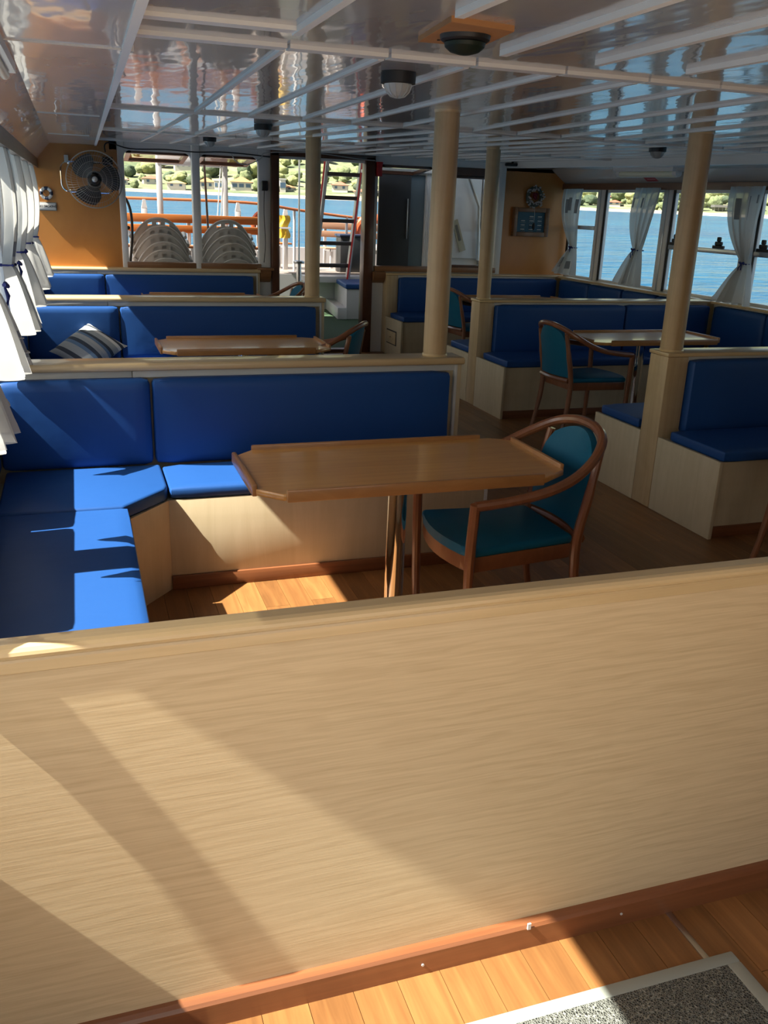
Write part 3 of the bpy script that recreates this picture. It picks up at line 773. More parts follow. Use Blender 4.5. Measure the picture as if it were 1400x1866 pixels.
t = thing('spotlight', 'small black fitting on the ceiling by the far white post', 'lamp', (4.76, 9.7, zc(9.7)))
obj('housing', MB().box(4.68, 4.84, 9.66, 9.74, zc(9.7)-.045, zc(9.7)-.012, .008), M_black, t); obj('stem', MB().cyl((4.76, 9.7), .015, zc(9.7)-.014, zc(9.7), 10), M_black, t)

# fluorescent fittings
M_tube = mat('tube_diffuser', (.80, .80, .62), .3)
t = thing('fluorescent_light', 'pale fluorescent tube fitting on the right side soffit above the windows', 'lamp', (5.25, 7.85, 2.02))
zz = lambda y: zc(y)-.055
obj('housing', quads_y(MB(), 5.20, 5.345, lambda y: zz(y)-.03, lambda y: zz(y), 7.32, 8.32), M_white, t)
obj('diffuser', MB().tube([(5.27, 7.36, zz(7.36)-.052), (5.27, 8.28, zz(8.28)-.052)], .03, 14), M_tube, t)
for y in (7.35, 8.29): obj('end_cap', MB().tube([(5.27, y-.03, zz(y)-.045), (5.27, y+.03, zz(y)-.045)], .034, 14), M_white, t)
t = thing('fluorescent_light', 'chrome fluorescent fitting on the left soffit at the picture corner', 'lamp', (-.15, 2.4, 1.92))
obj('housing', quads_y(MB(), -.172, -.122, lambda y: zc(y)-.088, lambda y: zc(y)-.058, 1.55, 2.95), M_alu, t)
obj('diffuser', MB().tube([(-.150, 1.6, zc(1.6)-.096), (-.150, 2.92, zc(2.92)-.096)], .013, 12), M_tube, t)
# red sticker on the starboard soffit
def on_soffit(x, y):   # slanted part from crease (5.40) to pelmet (5.60)
    f = (x-5.40)/.20; return (zc(y)-.055)*(1-f)+(1.945+sheer(y))*f
P4 = [(5.41, 8.24), (5.41, 8.04), (5.565, 8.04), (5.565, 8.24)]
mb = MB(); vs = [(x, y, on_soffit(x, y)-.002) for x, y in P4]+[(x, y, on_soffit(x, y)+.001) for x, y in P4]
mb.add(vs, [(0, 1, 2, 3), (7, 6, 5, 4), (0, 4, 5, 1), (1, 5, 6, 2), (2, 6, 7, 3), (3, 7, 4, 0)])
M_stk = mat('red_sticker', (.36, .02, .03), .5); M_pink = mat('sticker_print', (.55, .25, .25), .5)
o = thing('sticker', 'small red notice stuck under the fluorescent light', 'sticker', (5.47, 8.13, 1.98))
obj('sheet', mb, M_stk, o)
for k in range(4):
    xx = 5.43+k*.034
    mb = MB(); Q = [(xx, 8.20), (xx, 8.06), (xx+.008, 8.06), (xx+.008, 8.20)]
    mb.add([(x, y, on_soffit(x, y)-.0035) for x, y in Q]+[(x, y, on_soffit(x, y)-.001) for x, y in Q], [(0, 1, 2, 3), (7, 6, 5, 4), (0, 4, 5, 1), (1, 5, 6, 2), (2, 6, 7, 3), (3, 7, 4, 0)])
    obj('print_line', mb, M_pink, o)

# wall fan
fc = Vector((.235, 9.76, 1.765))
M_fan = mat('smoky_fan_blade', (.045, .047, .05), .3, Alpha=.82); M_wire = mat('fan_wire', (.42, .40, .36), .35, .6)
t = thing('wall_fan', 'round wire caged wall fan with dark blades on the orange panel', 'fan', fc)
rr = .268
cg = MB()
for a, dy in ((1, 0), (.985, -.05), (.985, .05), (.82, -.085), (.62, -.10), (.42, -.108), (.28, -.11)):
    cg.tube([(fc.x+rr*a*cos(q), fc.y+dy, fc.z+rr*a*sin(q)) for q in [2*pi*i/48 for i in range(48)]], .0018 if a < .98 else .0035, 4, closed=True)
for k in range(60):
    q = 2*pi*k/60
    cg.tube([(fc.x+rr*a*cos(q+.35*(1-a)), fc.y+dy, fc.z+rr*a*sin(q+.35*(1-a))) for a, dy in ((.24, -.11), (.5, -.105), (.8, -.085), (.985, -.04), (1, 0), (.985, .05))], .0013, 3, caps=False)
o = obj('wire_cage', cg, M_wire, t)
for k in range(3):
    a0 = R(140+120*k)
    def bl(u, v, a0=a0):
        r_ = .05+.19*u; an = a0+(v-.5)*(.70+.75*sin(pi*min(1, .12+.80*u)))-.30*u
        return (fc.x+r_*cos(an), fc.y-.035+.05*(v-.5)*(1-.3*u), fc.z+r_*sin(an))
    g = MB().grid(bl, 10, 8); n = len(g.v); g.add([(p[0], p[1]+.003, p[2]) for p in g.v], [tuple(i for i in f[::-1]) for f in g.f], True)
    obj('blade', g, M_fan, t)
obj('hub', MB().lathe((fc.x, fc.y, fc.z), [(.02, -.122), (.032, -.118), (.036, -.10), (.05, -.07), (.05, .02)], 20, 'y'), M_fan, t)
obj('hub_badge', MB().lathe((fc.x, fc.y, fc.z), [(.018, -.125), (.026, -.121), (.026, -.112)], 20, 'y'), M_alu, t)
obj('motor', MB().lathe((fc.x, fc.y, fc.z), [(.05, .02), (.065, .04), (.065, .11), (.04, .15)], 20, 'y'), M_black, t)
obj('wall_bracket', MB().box(fc.x-.06, fc.x+.06, fc.y+.14, FY, fc.z-.08, fc.z+.08, .006), M_black, t)
def rrect(x0, x1, z0, z1, r, y):
    P = []
    for cx, cz, a in ((x1-r, z1-r, 0), (x0+r, z1-r, 90), (x0+r, z0+r, 180), (x1-r, z0+r, 270)):
        P += [(cx+r*cos(R(a+i*15)), y, cz+r*sin(R(a+i*15))) for i in range(7)]
    return P
obj('chrome_frame', MB().tube(rrect(-.075, .43, 1.645, 1.925, .075, 9.885), .008, 8, closed=True), M_chrome, t)
obj('regulator', MB().box(.325, .425, 9.88, 9.94, 1.905, 1.985, .01), M_black, t)
obj('clamp', MB().box(-.035, .005, 9.875, 9.945, 1.915, 1.985, .006), M_plastic, t)
for z_ in (1.66, 1.91): obj('standoff', MB().tube([(.0, 9.885, z_), (.0, FY, z_)], .009, 8), M_chrome, t)

# lifebuoy ornament and sign
lb = Vector((-.228, 9.93, 1.622))
t = thing('lifebuoy_ornament', 'tiny blue and white lifebuoy ornament on the orange wall', 'ornament', lb)
def arc(a, b, n=10): return [(lb.x+.047*cos(a+(b-a)*i/n), lb.y, lb.z+.047*sin(a+(b-a)*i/n)) for i in range(n+1)]
for k in range(4):
    a = pi/4+k*pi/2
    obj('white_segment', MB().tube(arc(a-.45, a+.45), .0165, 10), M_plastic, t)
    obj('navy_segment', MB().tube(arc(a+.45, a+pi/2-.45, 6), .0172, 10), M_navy, t)
def text_mb(txt, size, bold=0.0):
    c = bpy.data.curves.new('lettering', 'FONT'); c.body = txt; c.size = size; c.extrude = .0008; c.offset = bold; c.align_x = 'CENTER'; c.align_y = 'CENTER'
    o = bpy.data.objects.new('lettering', c); COL.objects.link(o); dg = bpy.context.evaluated_depsgraph_get(); dg.update()
    me = bpy.data.meshes.new_from_object(o.evaluated_get(dg)); mb = MB()
    mb.add([v.co[:] for v in me.vertices], [list(p.vertices) for p in me.polygons])
    bpy.data.objects.remove(o); bpy.data.meshes.remove(me); bpy.data.curves.remove(c); return mb
sg = Vector((-.225, 9.94, 1.497))
t = thing('sign', 'small framed white no smoking sign under the lifebuoy ornament', 'sign', sg)
M_frame = mat('grey_frame', (.18, .19, .17), .5)
obj('frame', MB().box(sg.x-.085, sg.x+.085, 9.932, 9.95, sg.z-.04, sg.z+.04, .004), M_frame, t)
obj('plate', MB().box(sg.x-.076, sg.x+.076, 9.928, 9.934, sg.z-.031, sg.z+.031, .001), M_plastic, t)
obj('lettering', text_mb('NO SMOKING', .027, .0006).xf(Matrix.Translation((sg.x, 9.9275, sg.z)) @ Matrix.Rotation(pi/2, 4, 'X')), M_black, t)

# wreath and framed board on the starboard plywood
wc = Vector((5.182, 9.92, 1.79)); rnd = random.Random(3)
t = thing('wreath', 'small round wreath of pale shells with a dark red centre', 'wreath', wc)
obj('ring', MB().tube([(wc.x+.088*cos(a), wc.y, wc.z+.098*sin(a)) for a in [2*pi*i/28 for i in range(28)]], .022, 8, closed=True), mat('wreath_moss', (.10, .12, .10), .9), t)
sh = MB()
for k in range(64):
    a = rnd.random()*2*pi; q = .09+rnd.uniform(-.03, .03); c = Vector((wc.x+q*cos(a), wc.y-.018-rnd.random()*.012, wc.z+q*1.1*sin(a))); s_ = rnd.uniform(.008, .015)
    sh.lathe(tuple(c), [(s_*.3, -s_*.8), (s_, -s_*.2), (s_*.9, s_*.4), (s_*.3, s_*.8)], 7)
o = obj('shells', sh, mat('shell_white', (.50, .47, .45), .6), t); o['kind'] = 'stuff'
bw = MB()
for k in range(9):
    a = rnd.random()*6.28; q = rnd.random()*.035
    bw.lathe((wc.x+q*cos(a), wc.y-.02, wc.z+.01+1.3*q*sin(a)), [(.01, -.016), (.022, -.005), (.02, .008), (.008, .018)], 8)
obj('red_centre', bw, mat('dark_red', (.16, .008, .018), .7), t)
obj('string', MB().tube([(wc.x+.0, wc.y-.03, wc.z-.11), (wc.x-.005, wc.y-.055, wc.z-.2), (wc.x-.008, wc.y-.055, wc.z-.31)], .0025, 5), M_plastic, t)
obj('pendant', MB().lathe((wc.x-.006, wc.y-.055, wc.z-.33), [(.004, -.045), (.020, -.02), (.022, .01), (.008, .04)], 8), M_black, t)
bc = (4.925, 5.39, 1.343, 1.668)
t = thing('framed_board', 'wood framed blue board with rows of small white name strips', 'board', (5.15, 9.93, 1.5))
f = MB(); fw_ = .05
for a in ((bc[0], bc[0]+fw_, bc[2], bc[3]), (bc[1]-fw_, bc[1], bc[2], bc[3]), (bc[0]+fw_, bc[1]-fw_, bc[2], bc[2]+fw_), (bc[0]+fw_, bc[1]-fw_, bc[3]-fw_, bc[3])):
    obj('frame_bar', MB().box(a[0], a[1], 9.89, FY-.002, a[2], a[3], .005), M_sill, t)
obj('blue_panel', MB().box(bc[0]+fw_-.002, bc[1]-fw_+.002, 9.915, FY-.002, bc[2]+fw_-.002, bc[3]-fw_+.002), mat('board_blue', (.02, .10, .16), .5), t)
for ci, xx in enumerate((5.055, 5.165, 5.275)):
    for ri in range(4):
        if ci == 0 and ri == 0: continue
        zz_ = 1.568-.048*ri
        obj('name_strip', MB().box(xx-.026, xx+.026, 9.911, 9.916, zz_-.0065, zz_+.0065, .001), M_plastic, t)
        obj('knot_cord', MB().tube([(xx-.032+.008*i, 9.911, zz_-.022+.004*sin(i*1.7)) for i in range(9)], .002, 5), M_wire, t)

# striped pillow
def pillow():
    def f(u, v, s):
        a, b = 2*u-1, 2*v-1
        e = 1-.10*(1-a*a)*abs(b)**3; g = 1-.10*(1-b*b)*abs(a)**3
        h = .085*((1-a*a)*(1-b*b))**.55+.01*sin(5*a+2)*(1-a*a)*(1-b*b)
        return (a*.225*g, b*.215*e, s*h)
    m = MB().grid(lambda u, v: f(u, v, 1), 22, 22); m.grid(lambda u, v: f(v, u, -1), 22, 22); return m
M_pil = mat('striped_cotton', (.4, .4, .38), .85); t_, N_, L_, p_ = nodes(M_pil); v = tex_coord(M_pil)
sx = N_.new('ShaderNodeSeparateXYZ'); L_.new(v, sx.inputs[0])
mr = N_.new('ShaderNodeMapRange'); mr.inputs[1].default_value = -.225; mr.inputs[2].default_value = .225; L_.new(sx.outputs[0], mr.inputs[0])
g_, d_, b_, w_ = (.30, .32, .31), (.035, .045, .06), (.10, .17, .26), (.62, .60, .54)
st = ramp(M_pil, mr.outputs[0], [(0, g_), (.10, d_), (.17, g_), (.30, b_), (.36, d_), (.43, g_), (.50, (.36, .36, .34)), (.56, b_), (.62, d_), (.68, g_), (.80, w_), (.86, d_), (.92, w_)])
for el in (st.node.color_ramp,): el.interpolation = 'CONSTANT'
L_.new(st, p_.inputs['Base Color']); bump(M_pil, noise_tex(M_pil, v, 14, 3), .25, .02)
t = thing('pillow', 'grey blue striped pillow slumped in the corner of the bench', 'pillow', (.045, 6.62, .585))
po = obj('cover', pillow(), M_pil, None); po.parent = t
po.rotation_euler = (Matrix.Rotation(R(-8), 4, 'Z') @ Matrix.Rotation(R(36), 4, 'X') @ Matrix.Rotation(R(50), 4, 'Z')).to_euler(); po.scale = (.86, .86, .95); t.rotation_euler = (0, 0, 0)

# cable along the bulkhead and wires
M_wirew = mat('white_wire', (.5, .5, .48), .5)
o = obj('cable', MB().tube(catmull([(.36, 9.93, 2.03), (.36, 9.93, 2.10), (.42, 9.93, 2.12), (.60, 9.92, 2.075), (.95, 9.92, 2.085), (1.24, 9.885, 2.075), (1.5, 9.92, 2.09), (1.75, 9.925, 2.085), (2.03, 9.93, 2.07)], 5), .006, 6), M_black)
tag(o, 'thin black cable running above the windows from the fan', 'cable')
o = obj('cable', MB().tube(catmull([(1.62, 9.93, 2.08), (1.68, 9.93, 2.0), (1.80, 9.93, 1.985), (1.93, 9.92, 2.05), (2.0, 9.90, 2.11), (2.5, 9.885, 2.13), (3.0, 9.885, 2.095), (3.19, 9.90, 2.09)], 5), .005, 6), M_wirew)
tag(o, 'white wire looping over the doorway head', 'cable')
t = thing('microphone_clip', 'small black microphone clip on the post left of the doorway', 'clip', (1.965, 9.91, 1.78))
obj('body', MB().box(1.93, 2.0, 9.88, 9.938, 1.73, 1.83, .012), M_black, t); obj('cord', MB().tube(catmull([(1.96, 9.905, 1.74), (1.955, 9.90, 1.5), (1.97, 9.905, 1.2), (1.955, 9.92, .99)], 4), .004, 5), M_black, t)
t = thing('extinguisher_box', 'small red box high beside the doorway', 'box', (3.235, 9.90, 2.0))
obj('body', MB().box(3.21, 3.27, 9.87, 9.943, 1.93, 2.07, .008), M_red, t); obj('lid', MB().box(3.207, 3.273, 9.866, 9.943, 2.05, 2.078, .005), M_red, t)

# ================================================================ FOREDECK
DZ = .56
M_deck = wood('weathered_deck', (.16, .13, .105), (.25, .21, .175), (14, .9, 14), .6)
M_bench = wood('orange_bench_slat', (.25, .070, .010), (.38, .125, .022), (1, 18, 18), .45)
M_wht = mat('gloss_white_paint', (.50, .50, .50), .3)
dk = struct('trim_7', MB().box(-1.2, 2.08, FY+.06, 17.2, DZ-.1, DZ-.012), M_wht)
dk2 = struct('trim_8', MB().prism([(2.08, 14.35), (3.4, 14.35), (3.4, 13.9), (7.0, 13.9), (7.0, 17.2), (2.08, 17.2)], DZ-.1, DZ-.012), M_wht)
bm_ = MB().box(0, .115, 0, 1, -.012, 0).mesh('deck_board', M_deck)
for par, xs, y0, y1 in ((dk, [-.6+.12*i for i in range(22)], FY+.1, 17.2), (dk2, [2.1+.12*i for i in range(40)], 14.36, 17.2)):
    for x in xs:
        o = bpy.data.objects.new('deck_board', bm_); COL.objects.link(o); o.parent = par; o.location = (x, y0, DZ); o.scale = (1, y1-y0, 1)
struct('trim_9', MB().box(2.08, 7.0, FY+.1, 14.35, -.08, 0), M_green)                    # sunken lobby floor, green carpet
struct('trim_10', MB().box(2.08, 7.0, 14.33, 14.37, -.05, DZ-.01), M_wht)
struct('trim_11', MB().box(2.02, 2.08, FY+.06, 14.35, -.05, DZ-.012), M_wht)
# bulwark round the bow
struct('trim_12', MB().box(-1.2, 7.0, 16.6, 16.7, -1.2, DZ+.30), M_wht)
struct('trim_14', MB().box(-1.2, 1.7, FY+.06, 13.2, 2.52, 2.6).box(1.7, 7.0, FY+.06, 14.5, 2.52, 2.6), M_wht)      # upper deck overhang shading the lobby
# rails
rail = thing('bow_rail', 'thin varnished handrail on white stanchions round the bow', 'railing', (2.5, 15.2, DZ))
M_hr = wood('handrail', (.22, .06, .02), (.40, .14, .05), (1, 14, 14), .35)
hr = catmull([(-1.0, 14.6, 1.60), (.8, 14.5, 1.608), (2.6, 14.6, 1.605), (3.5, 14.8, 1.52), (4.6, 15.0, 1.425), (6.5, 15.4, 1.33)], 6)
obj('handrail', MB().tube(hr, .022, 8), M_hr, rail)
for x, y, zt_ in ((.1, 14.55, 1.60), (3.42, 14.8, 1.52), (4.35, 14.95, 1.44), (5.05, 15.1, 1.40), (5.8, 15.25, 1.36)):
    obj('stanchion', MB().cyl((x, y), .022, DZ, zt_, 10), M_wht, rail)
# slatted deck benches
def deck_bench(x0, x1, y, label, sag=0.0, m=M_bench, zt=1.41):
    t = thing('deck_bench', label, 'bench', ((x0+x1)/2, y, DZ), 'slatted deck benches')
    k = lambda n, mb, mm: obj(n, mb, mm, t)
    z = lambda x: zt-sag*(x-x0)
    def slat(n, ya, yb, za, zb): k(n, MB().prism([(x0, ya), (x1, ya), (x1, yb), (x0, yb)], lambda x, yy: z(x)-za, lambda x, yy: z(x)-zb, .008), m)
    slat('back_slat', y, y+.03, .115, 0); slat('back_slat', y-.01, y+.02, .25, .145)
    for q in range(4): slat('seat_slat', y-.12-.11*q, y-.03-.11*q, .44, .415)
    n = max(2, round((x1-x0)/.95)+1)
    for i in range(n):
        x = x0+.12+(x1-x0-.24)*i/(n-1)
        k('frame', MB().box(x-.025, x+.025, y+.03, y+.07, DZ, z(x)-.02, .006).box(x-.025, x+.025, y-.45, y+.05, z(x)-.48, z(x)-.44).box(x-.025, x+.025, y-.44, y-.39, DZ, z(x)-.44), M_wht)
deck_bench(.45, 2.72, 13.55, 'orange slatted bench back seen behind the stacked white chairs')
deck_bench(3.02, 3.50, 15.75, 'short orange slatted bench back seen left in the doorway', .0, zt=1.40)
deck_bench(4.15, 6.2, 16.0, 'greyish orange slatted bench seen through the ladder rungs', .02, wood('greyish_slat', (.22, .12, .07), (.32, .19, .12), (1, 18, 18), .5), 1.33)  # greyer slat tone than on the other deck benches
for x, y, l in ((.985, 13.75, 'white pointed post behind the left stack of chairs'), (2.325, 13.75, 'white pointed post behind the right stack of chairs'), (3.36, 15.2, 'white pointed post with yellow cloth beside the doorway')):
    t = thing('rail_post', l, 'post', (x, y, DZ))
    zt_ = 1.60 if x < 3 else 1.56
    obj('shaft', MB().prism([(x-.04, y-.03), (x+.04, y-.03), (x+.04, y+.03), (x-.04, y+.03)], DZ, zt_-.12, .005), M_wht, t)
    obj('pointed_cap', MB().add([(x-.04, y-.03, zt_-.12), (x+.04, y-.03, zt_-.12), (x+.04, y+.03, zt_-.12), (x-.04, y+.03, zt_-.12), (x-.015, y-.02, zt_), (x+.02, y-.02, zt_), (x+.02, y+.02, zt_), (x-.015, y+.02, zt_)],
        [(3, 2, 1, 0), (4, 5, 6, 7), (0, 1, 5, 4), (1, 2, 6, 5), (2, 3, 7, 6), (3, 0, 4, 7)]), M_wht, t)
t = thing('life_vest', 'bright yellow cloth hung on the white post beyond the doorway', 'vest', (3.30, 15.1, 1.3))
M_yel = mat('yellow_nylon', (.50, .32, .012), .6)
def vest(u, v): return (3.21+.20*u+.02*sin(9*v), 15.12-.05*sin(pi*u)-.01*sin(14*u+6*v), 1.43-.36*v)
g = MB().grid(vest, 12, 14); n = len(g.v); g.add([(p[0], p[1]+.025, p[2]) for p in g.v], [f[::-1] for f in g.f], True)
obj('panel', g, M_yel, t); obj('strap', MB().box(3.20, 3.42, 15.045, 15.065, 1.22, 1.245), mat('reflective_strap', (.7, .7, .7), .3), t)
# white gantry frame and thin pole
t = thing('gantry', 'white painted arch frame on the foredeck behind the stacked chairs', 'frame', (1.7, 13.9, DZ))
obj('post', MB().box(1.185, 1.265, 13.86, 13.94, DZ, 2.235, .012), M_wht, t); obj('post', MB().box(2.125, 2.205, 13.86, 13.94, DZ, 2.235, .012), M_wht, t)
obj('cross_beam', MB().box(1.20, 2.19, 13.84, 13.96, 2.075, 2.21, .01), M_wht, t)
t = thing('mast_pole', 'thin dark pole behind the right stack of chairs', 'pole', (1.60, 11.7, DZ))
obj('shaft', MB().tube([(1.625, 11.7, DZ), (1.565, 11.75, 2.6)], .014, 8), M_dark, t); obj('foot', MB().cyl((1.625, 11.7), .05, DZ, DZ+.015, 14), M_alu, t)
t = thing('stay_ropes', 'pale stay ropes slanting beside the right gantry post', 'rope', (2.0, 13.6, DZ))
for a, b in ((1.93, 2.08), (1.99, 2.12)): obj('rope', MB().tube([(a, 13.6, DZ), (b, 13.7, 2.1)], .008, 6), M_plastic, t)

# stacked white plastic chairs, their backs to the windows
def stack_chair(label, group):
    t = thing('plastic_chair', label, 'chair', (0, 0, 0), group)
    def back(u, v, off=0.):
        a = (2*u-1)
        hw = .305*(1-.0*v); top = .80-.30*abs(a)**2.4*.9
        z = .42+(top-.42)*v
        return (a*hw, -.20+.10*a*a-.05*v+off, z)
    n, m = 26, 12; g = MB(); vs = []; id_ = {}
    hole = lambda i, j: j in (10,) and i in (8, 9, 12, 13, 16, 17)
    for off, flip in ((0, 0), (.012, 1)):
        o = len(g.v); V = [back(i/n, j/m, off) for i in range(n+1) for j in range(m+1)]
        F = [(i*(m+1)+j, (i+1)*(m+1)+j, (i+1)*(m+1)+j+1, i*(m+1)+j+1) for i in range(n) for j in range(m) if not hole(i, j)]
        g.add(V, [f[::-1] if flip else f for f in F], True)
    rim = [back(i/n, 1, .006) for i in range(n+1)]
    g.tube(rim, .011, 6)
    obj('back_shell', g, M_plastic, t)
    obj('seat', pad(-.24, .24, -.2, .24, .40, .43, .014, .004, 'z', 5), M_plastic, t)
    for s in (1, -1):
        obj('arm_rest', MB().tube(catmull([(s*.30, -.12, .60), (s*.31, .05, .635), (s*.30, .20, .63), (s*.275, .24, .58)], 4), .02, 6), M_plastic, t)
        obj('leg', MB().tube([(s*.275, .24, .58), (s*.27, .25, .3), (s*.29, .28, 0)], [.018, .022, .018], 6), M_plastic, t)
        obj('leg', MB().tube([(s*.25, -.17, .42), (s*.28, -.24, 0)], [.022, .018], 6), M_plastic, t)
    return t
base = None
for si, (cx, cy, nm, gap) in enumerate(((.905, 10.95, 'left', .082), (1.665, 10.97, 'right', .080))):
    for k in range(7):
        pos = ['lowest', 'second from the bottom', 'third from the bottom', 'middle', 'third from the top', 'second from the top', 'topmost'][k]
        lab = 'white plastic armchair, %s in the %s stack behind the windows' % (pos, nm)
        z = DZ-.545+.0825*k+.01; y = cy-.52+.055*k
        loc = (cx+(.012*(k % 2)-.006)-.008*(6-k)*(-1 if si == 0 else -1), y, DZ+.0+.0825*k-.45)
        if base is None: base = stack_chair(lab, 'stacked white plastic chairs'); base.location = loc
        else: dup(base, loc, 0, lab)
t = thing('deck_platform', 'low white platform carrying the stacked chairs', 'platform', (1.3, 10.8, 0)) if 0 else None

# steel pole with flange inside the doorway
t = thing('mooring_pole', 'thin steel pole with a round flange just beyond the doorway', 'pole', (2.96, 12.5, 0))
obj('upper_rod', MB().cyl((2.955, 12.5), .013, .86, 2.45, 10), M_alu, t); obj('flange', MB().lathe((2.955, 12.5, .83), [(.075, 0), (.078, .008), (.078, .03), (.05, .04)], 24), M_alu, t)
obj('lower_post', MB().cyl((2.955, 12.5), .036, 0, .835, 16), M_alu, t)
# ladder
t = thing('ladder', 'steep aluminium ladder with dark treads beyond the doorway', 'ladder', (3.75, 13.98, DZ))
LB, LT = Vector((3.545, 13.95, DZ-.05)), Vector((3.72, 13.7, 2.75)); RB, RT = Vector((4.09, 13.95, DZ-.05)), Vector((4.255, 13.7, 2.75))
def stile(a, b):
    m = MB(); d = .03
    m.add([(p.x+sx*d*.8, p.y+sy*d*1.6, p.z) for p in (a, b) for sx, sy in ((-1, -1), (1, -1), (1, 1), (-1, 1))], [(3, 2, 1, 0), (4, 5, 6, 7), (0, 1, 5, 4), (1, 2, 6, 5), (2, 3, 7, 6), (3, 0, 4, 7)]); return m
M_tread = mat('dark_tread', (.025, .016, .012), .5)
M_ladder = mat('ladder_alu', (.42, .43, .43), .4, .4)
obj('stile', stile(LB, LT), M_ladder, t); obj('stile', stile(RB, RT), M_ladder, t)
for k in range(6):
    z = .72+.335*k; f = (z-LB.z)/(LT.z-LB.z); a, b = LB.lerp(LT, f), RB.lerp(RT, f)
    obj('tread', MB().box(a.x+.01, b.x-.01, a.y-.07, a.y+.06, z-.028, z+.028, .006), M_tread, t)
for s, (a, b) in enumerate(((LB, LT), (RB, RT))):
    P = [a.lerp(b, q/8)+Vector((-.075 if s == 0 else -.03, -.09-.02*sin(q*pi/8), -.02*q)) for q in range(9)]
    o = obj('rope_handrail', MB().tube(P, .014, 6), M_red, t)
# white locker seat with blue cushion
t = thing('storage_bench', 'white storage bench with a blue cushion just beyond the doorway', 'bench', (4.2, 13.4, 0))
obj('body', MB().prism([(3.80, 12.98), (4.9, 12.98), (4.9, 14.3), (3.98, 14.3)], .0, .44, .008), M_wht, t)
obj('step', MB().prism([(3.66, 12.96), (3.80, 12.96), (3.98, 14.3), (3.84, 14.3)], 0, .17, .008), M_wht, t)
obj('cushion', MB().prism([(3.77, 12.94), (4.9, 12.94), (4.9, 14.32), (3.95, 14.32)], .445, .515, .018, 3), M_blue, t)
t = thing('chain', 'rusty red chain hanging at the end of the white storage bench', 'chain', (4.12, 12.95, .3))
ch_ = MB()
for k in range(11):
    z = .42-.036*k; c = Vector((4.105+.014*sin(k*1.3), 12.945, z))
    ring = [c+Vector((.014*cos(q)*(1 if k % 2 else .35), -.012+.012*sin(k)+.010*cos(q)*(0 if k % 2 else 1), .024*sin(q))) for q in [2*pi*i/10 for i in range(10)]]
    obj('link', MB().tube(ring, .0065, 5, closed=True), mat('rust', (.16, .03, .02), .8) if k == 0 else bpy.data.materials['rust'], t)
# deck boxes, lockers
t = thing('deck_box', 'black loudspeaker box standing on the deck behind the ladder', 'box', (4.62, 14.7, DZ))
obj('body', MB().box(4.18, 4.62, 14.7, 15.0, DZ, 1.13, .012), M_black, t); obj('lid', MB().box(4.16, 4.64, 14.68, 15.02, 1.13, 1.17, .01), M_navy, t)
t = thing('locker', 'tall locker with open black door outside the third window', 'locker', (3.95, 11.0, .0))
obj('side', MB().box(3.96, 4.16, 10.86, 11.6, .3, 2.0, .006), mat('blue_grey_paint', (.12, .17, .20), .5), t)
dr = obj('black_door', MB().box(3.545, 3.955, 10.80, 10.84, .25, 2.02, .006), M_black, t)
obj('door_handle', MB().box(3.905, 3.918, 10.775, 10.80, 1.25, 1.72, .003), M_alu, dr)
cor = MB(); xs = [4.16+.006*i for i in range(36)]
pr = [(x, 10.80+.010*(1 if (i//2) % 2 else 0)) for i, x in enumerate(xs)]+[(xs[-1], 11.6), (xs[0], 11.6)]
obj('ribbed_side', cor.prism(pr, .3, 2.02), M_white, t)
obj('roof', MB().box(3.55, 4.42, 10.74, 11.6, 2.02, 2.06, .006), M_white, t)
# white deckhouse seen through the fourth window
t = thing('deckhouse', 'white deckhouse wall with a diagonal strut outside the fourth window', 'deckhouse', (4.9, 11.0, 0))
obj('wall', MB().box(4.42, 6.2, 11.0, 11.1, .0, 2.6), M_white, t)
obj('door_panel', MB().box(4.44, 4.98, 10.965, 11.0, 1.02, 2.02, .012), M_white, t)
obj('door_edge', MB().box(4.985, 5.01, 10.95, 11.0, .9, 2.2, .004), M_alu, t)
obj('strut', MB().tube([(4.70, 10.9, 2.12), (4.93, 10.92, 1.66), (4.97, 10.93, 1.0)], .022, 10), M_alu, t)
def tilt_box(cx, cz, wd, ht, ang, y0, y1):
    c, s = cos(ang), sin(ang); P = [(cx+x*c-z*s, cz+x*s+z*c) for x, z in ((-wd/2, -ht/2), (wd/2, -ht/2), (wd/2, ht/2), (-wd/2, ht/2))]
    return MB().beam(P, y0, y1, 'y')
np_ = obj('name_plate', tilt_box(4.685, 1.30, .085, .40, R(20), 10.945, 10.962), mat('brass_plate', (.42, .38, .26), .45), t)
obj('plate_print', tilt_box(4.672, 1.335, .035, .20, R(20), 10.940, 10.946), mat('plate_print', (.16, .15, .12), .6), np_)
obj('valve', MB().lathe((5.07, 10.95, 1.46), [(.02, -.06), (.05, -.04), (.05, .0), (.03, .05)], 14, 'y'), M_black, t)
for a in range(3): obj('valve_wing', MB().tube([(5.07, 10.93, 1.46), (5.07+.09*cos(a*2.1+1.6), 10.93, 1.46+.09*sin(a*2.1+1.6))], .016, 8), M_black, t)
obj('cable_loop', MB().tube(catmull([(5.18, 10.96, 1.95), (5.16, 10.95, 1.75), (5.14, 10.95, 1.6), (5.22, 10.95, 1.55), (5.26, 10.95, 1.68), (5.22, 10.96, 1.9)], 4), .009, 6), M_black, t)
obj('socket_box', MB().box(5.10, 5.20, 10.95, 11.0, 1.86, 2.02, .008), M_alu, t); obj('shelf', MB().box(5.02, 5.6, 10.85, 11.0, 1.20, 1.23, .004), M_white, t)
obj('drain', MB().lathe((5.21, 10.985, 1.12), [(.035, -.01), (.04, 0), (.04, .015)], 14, 'y'), M_alu, t)
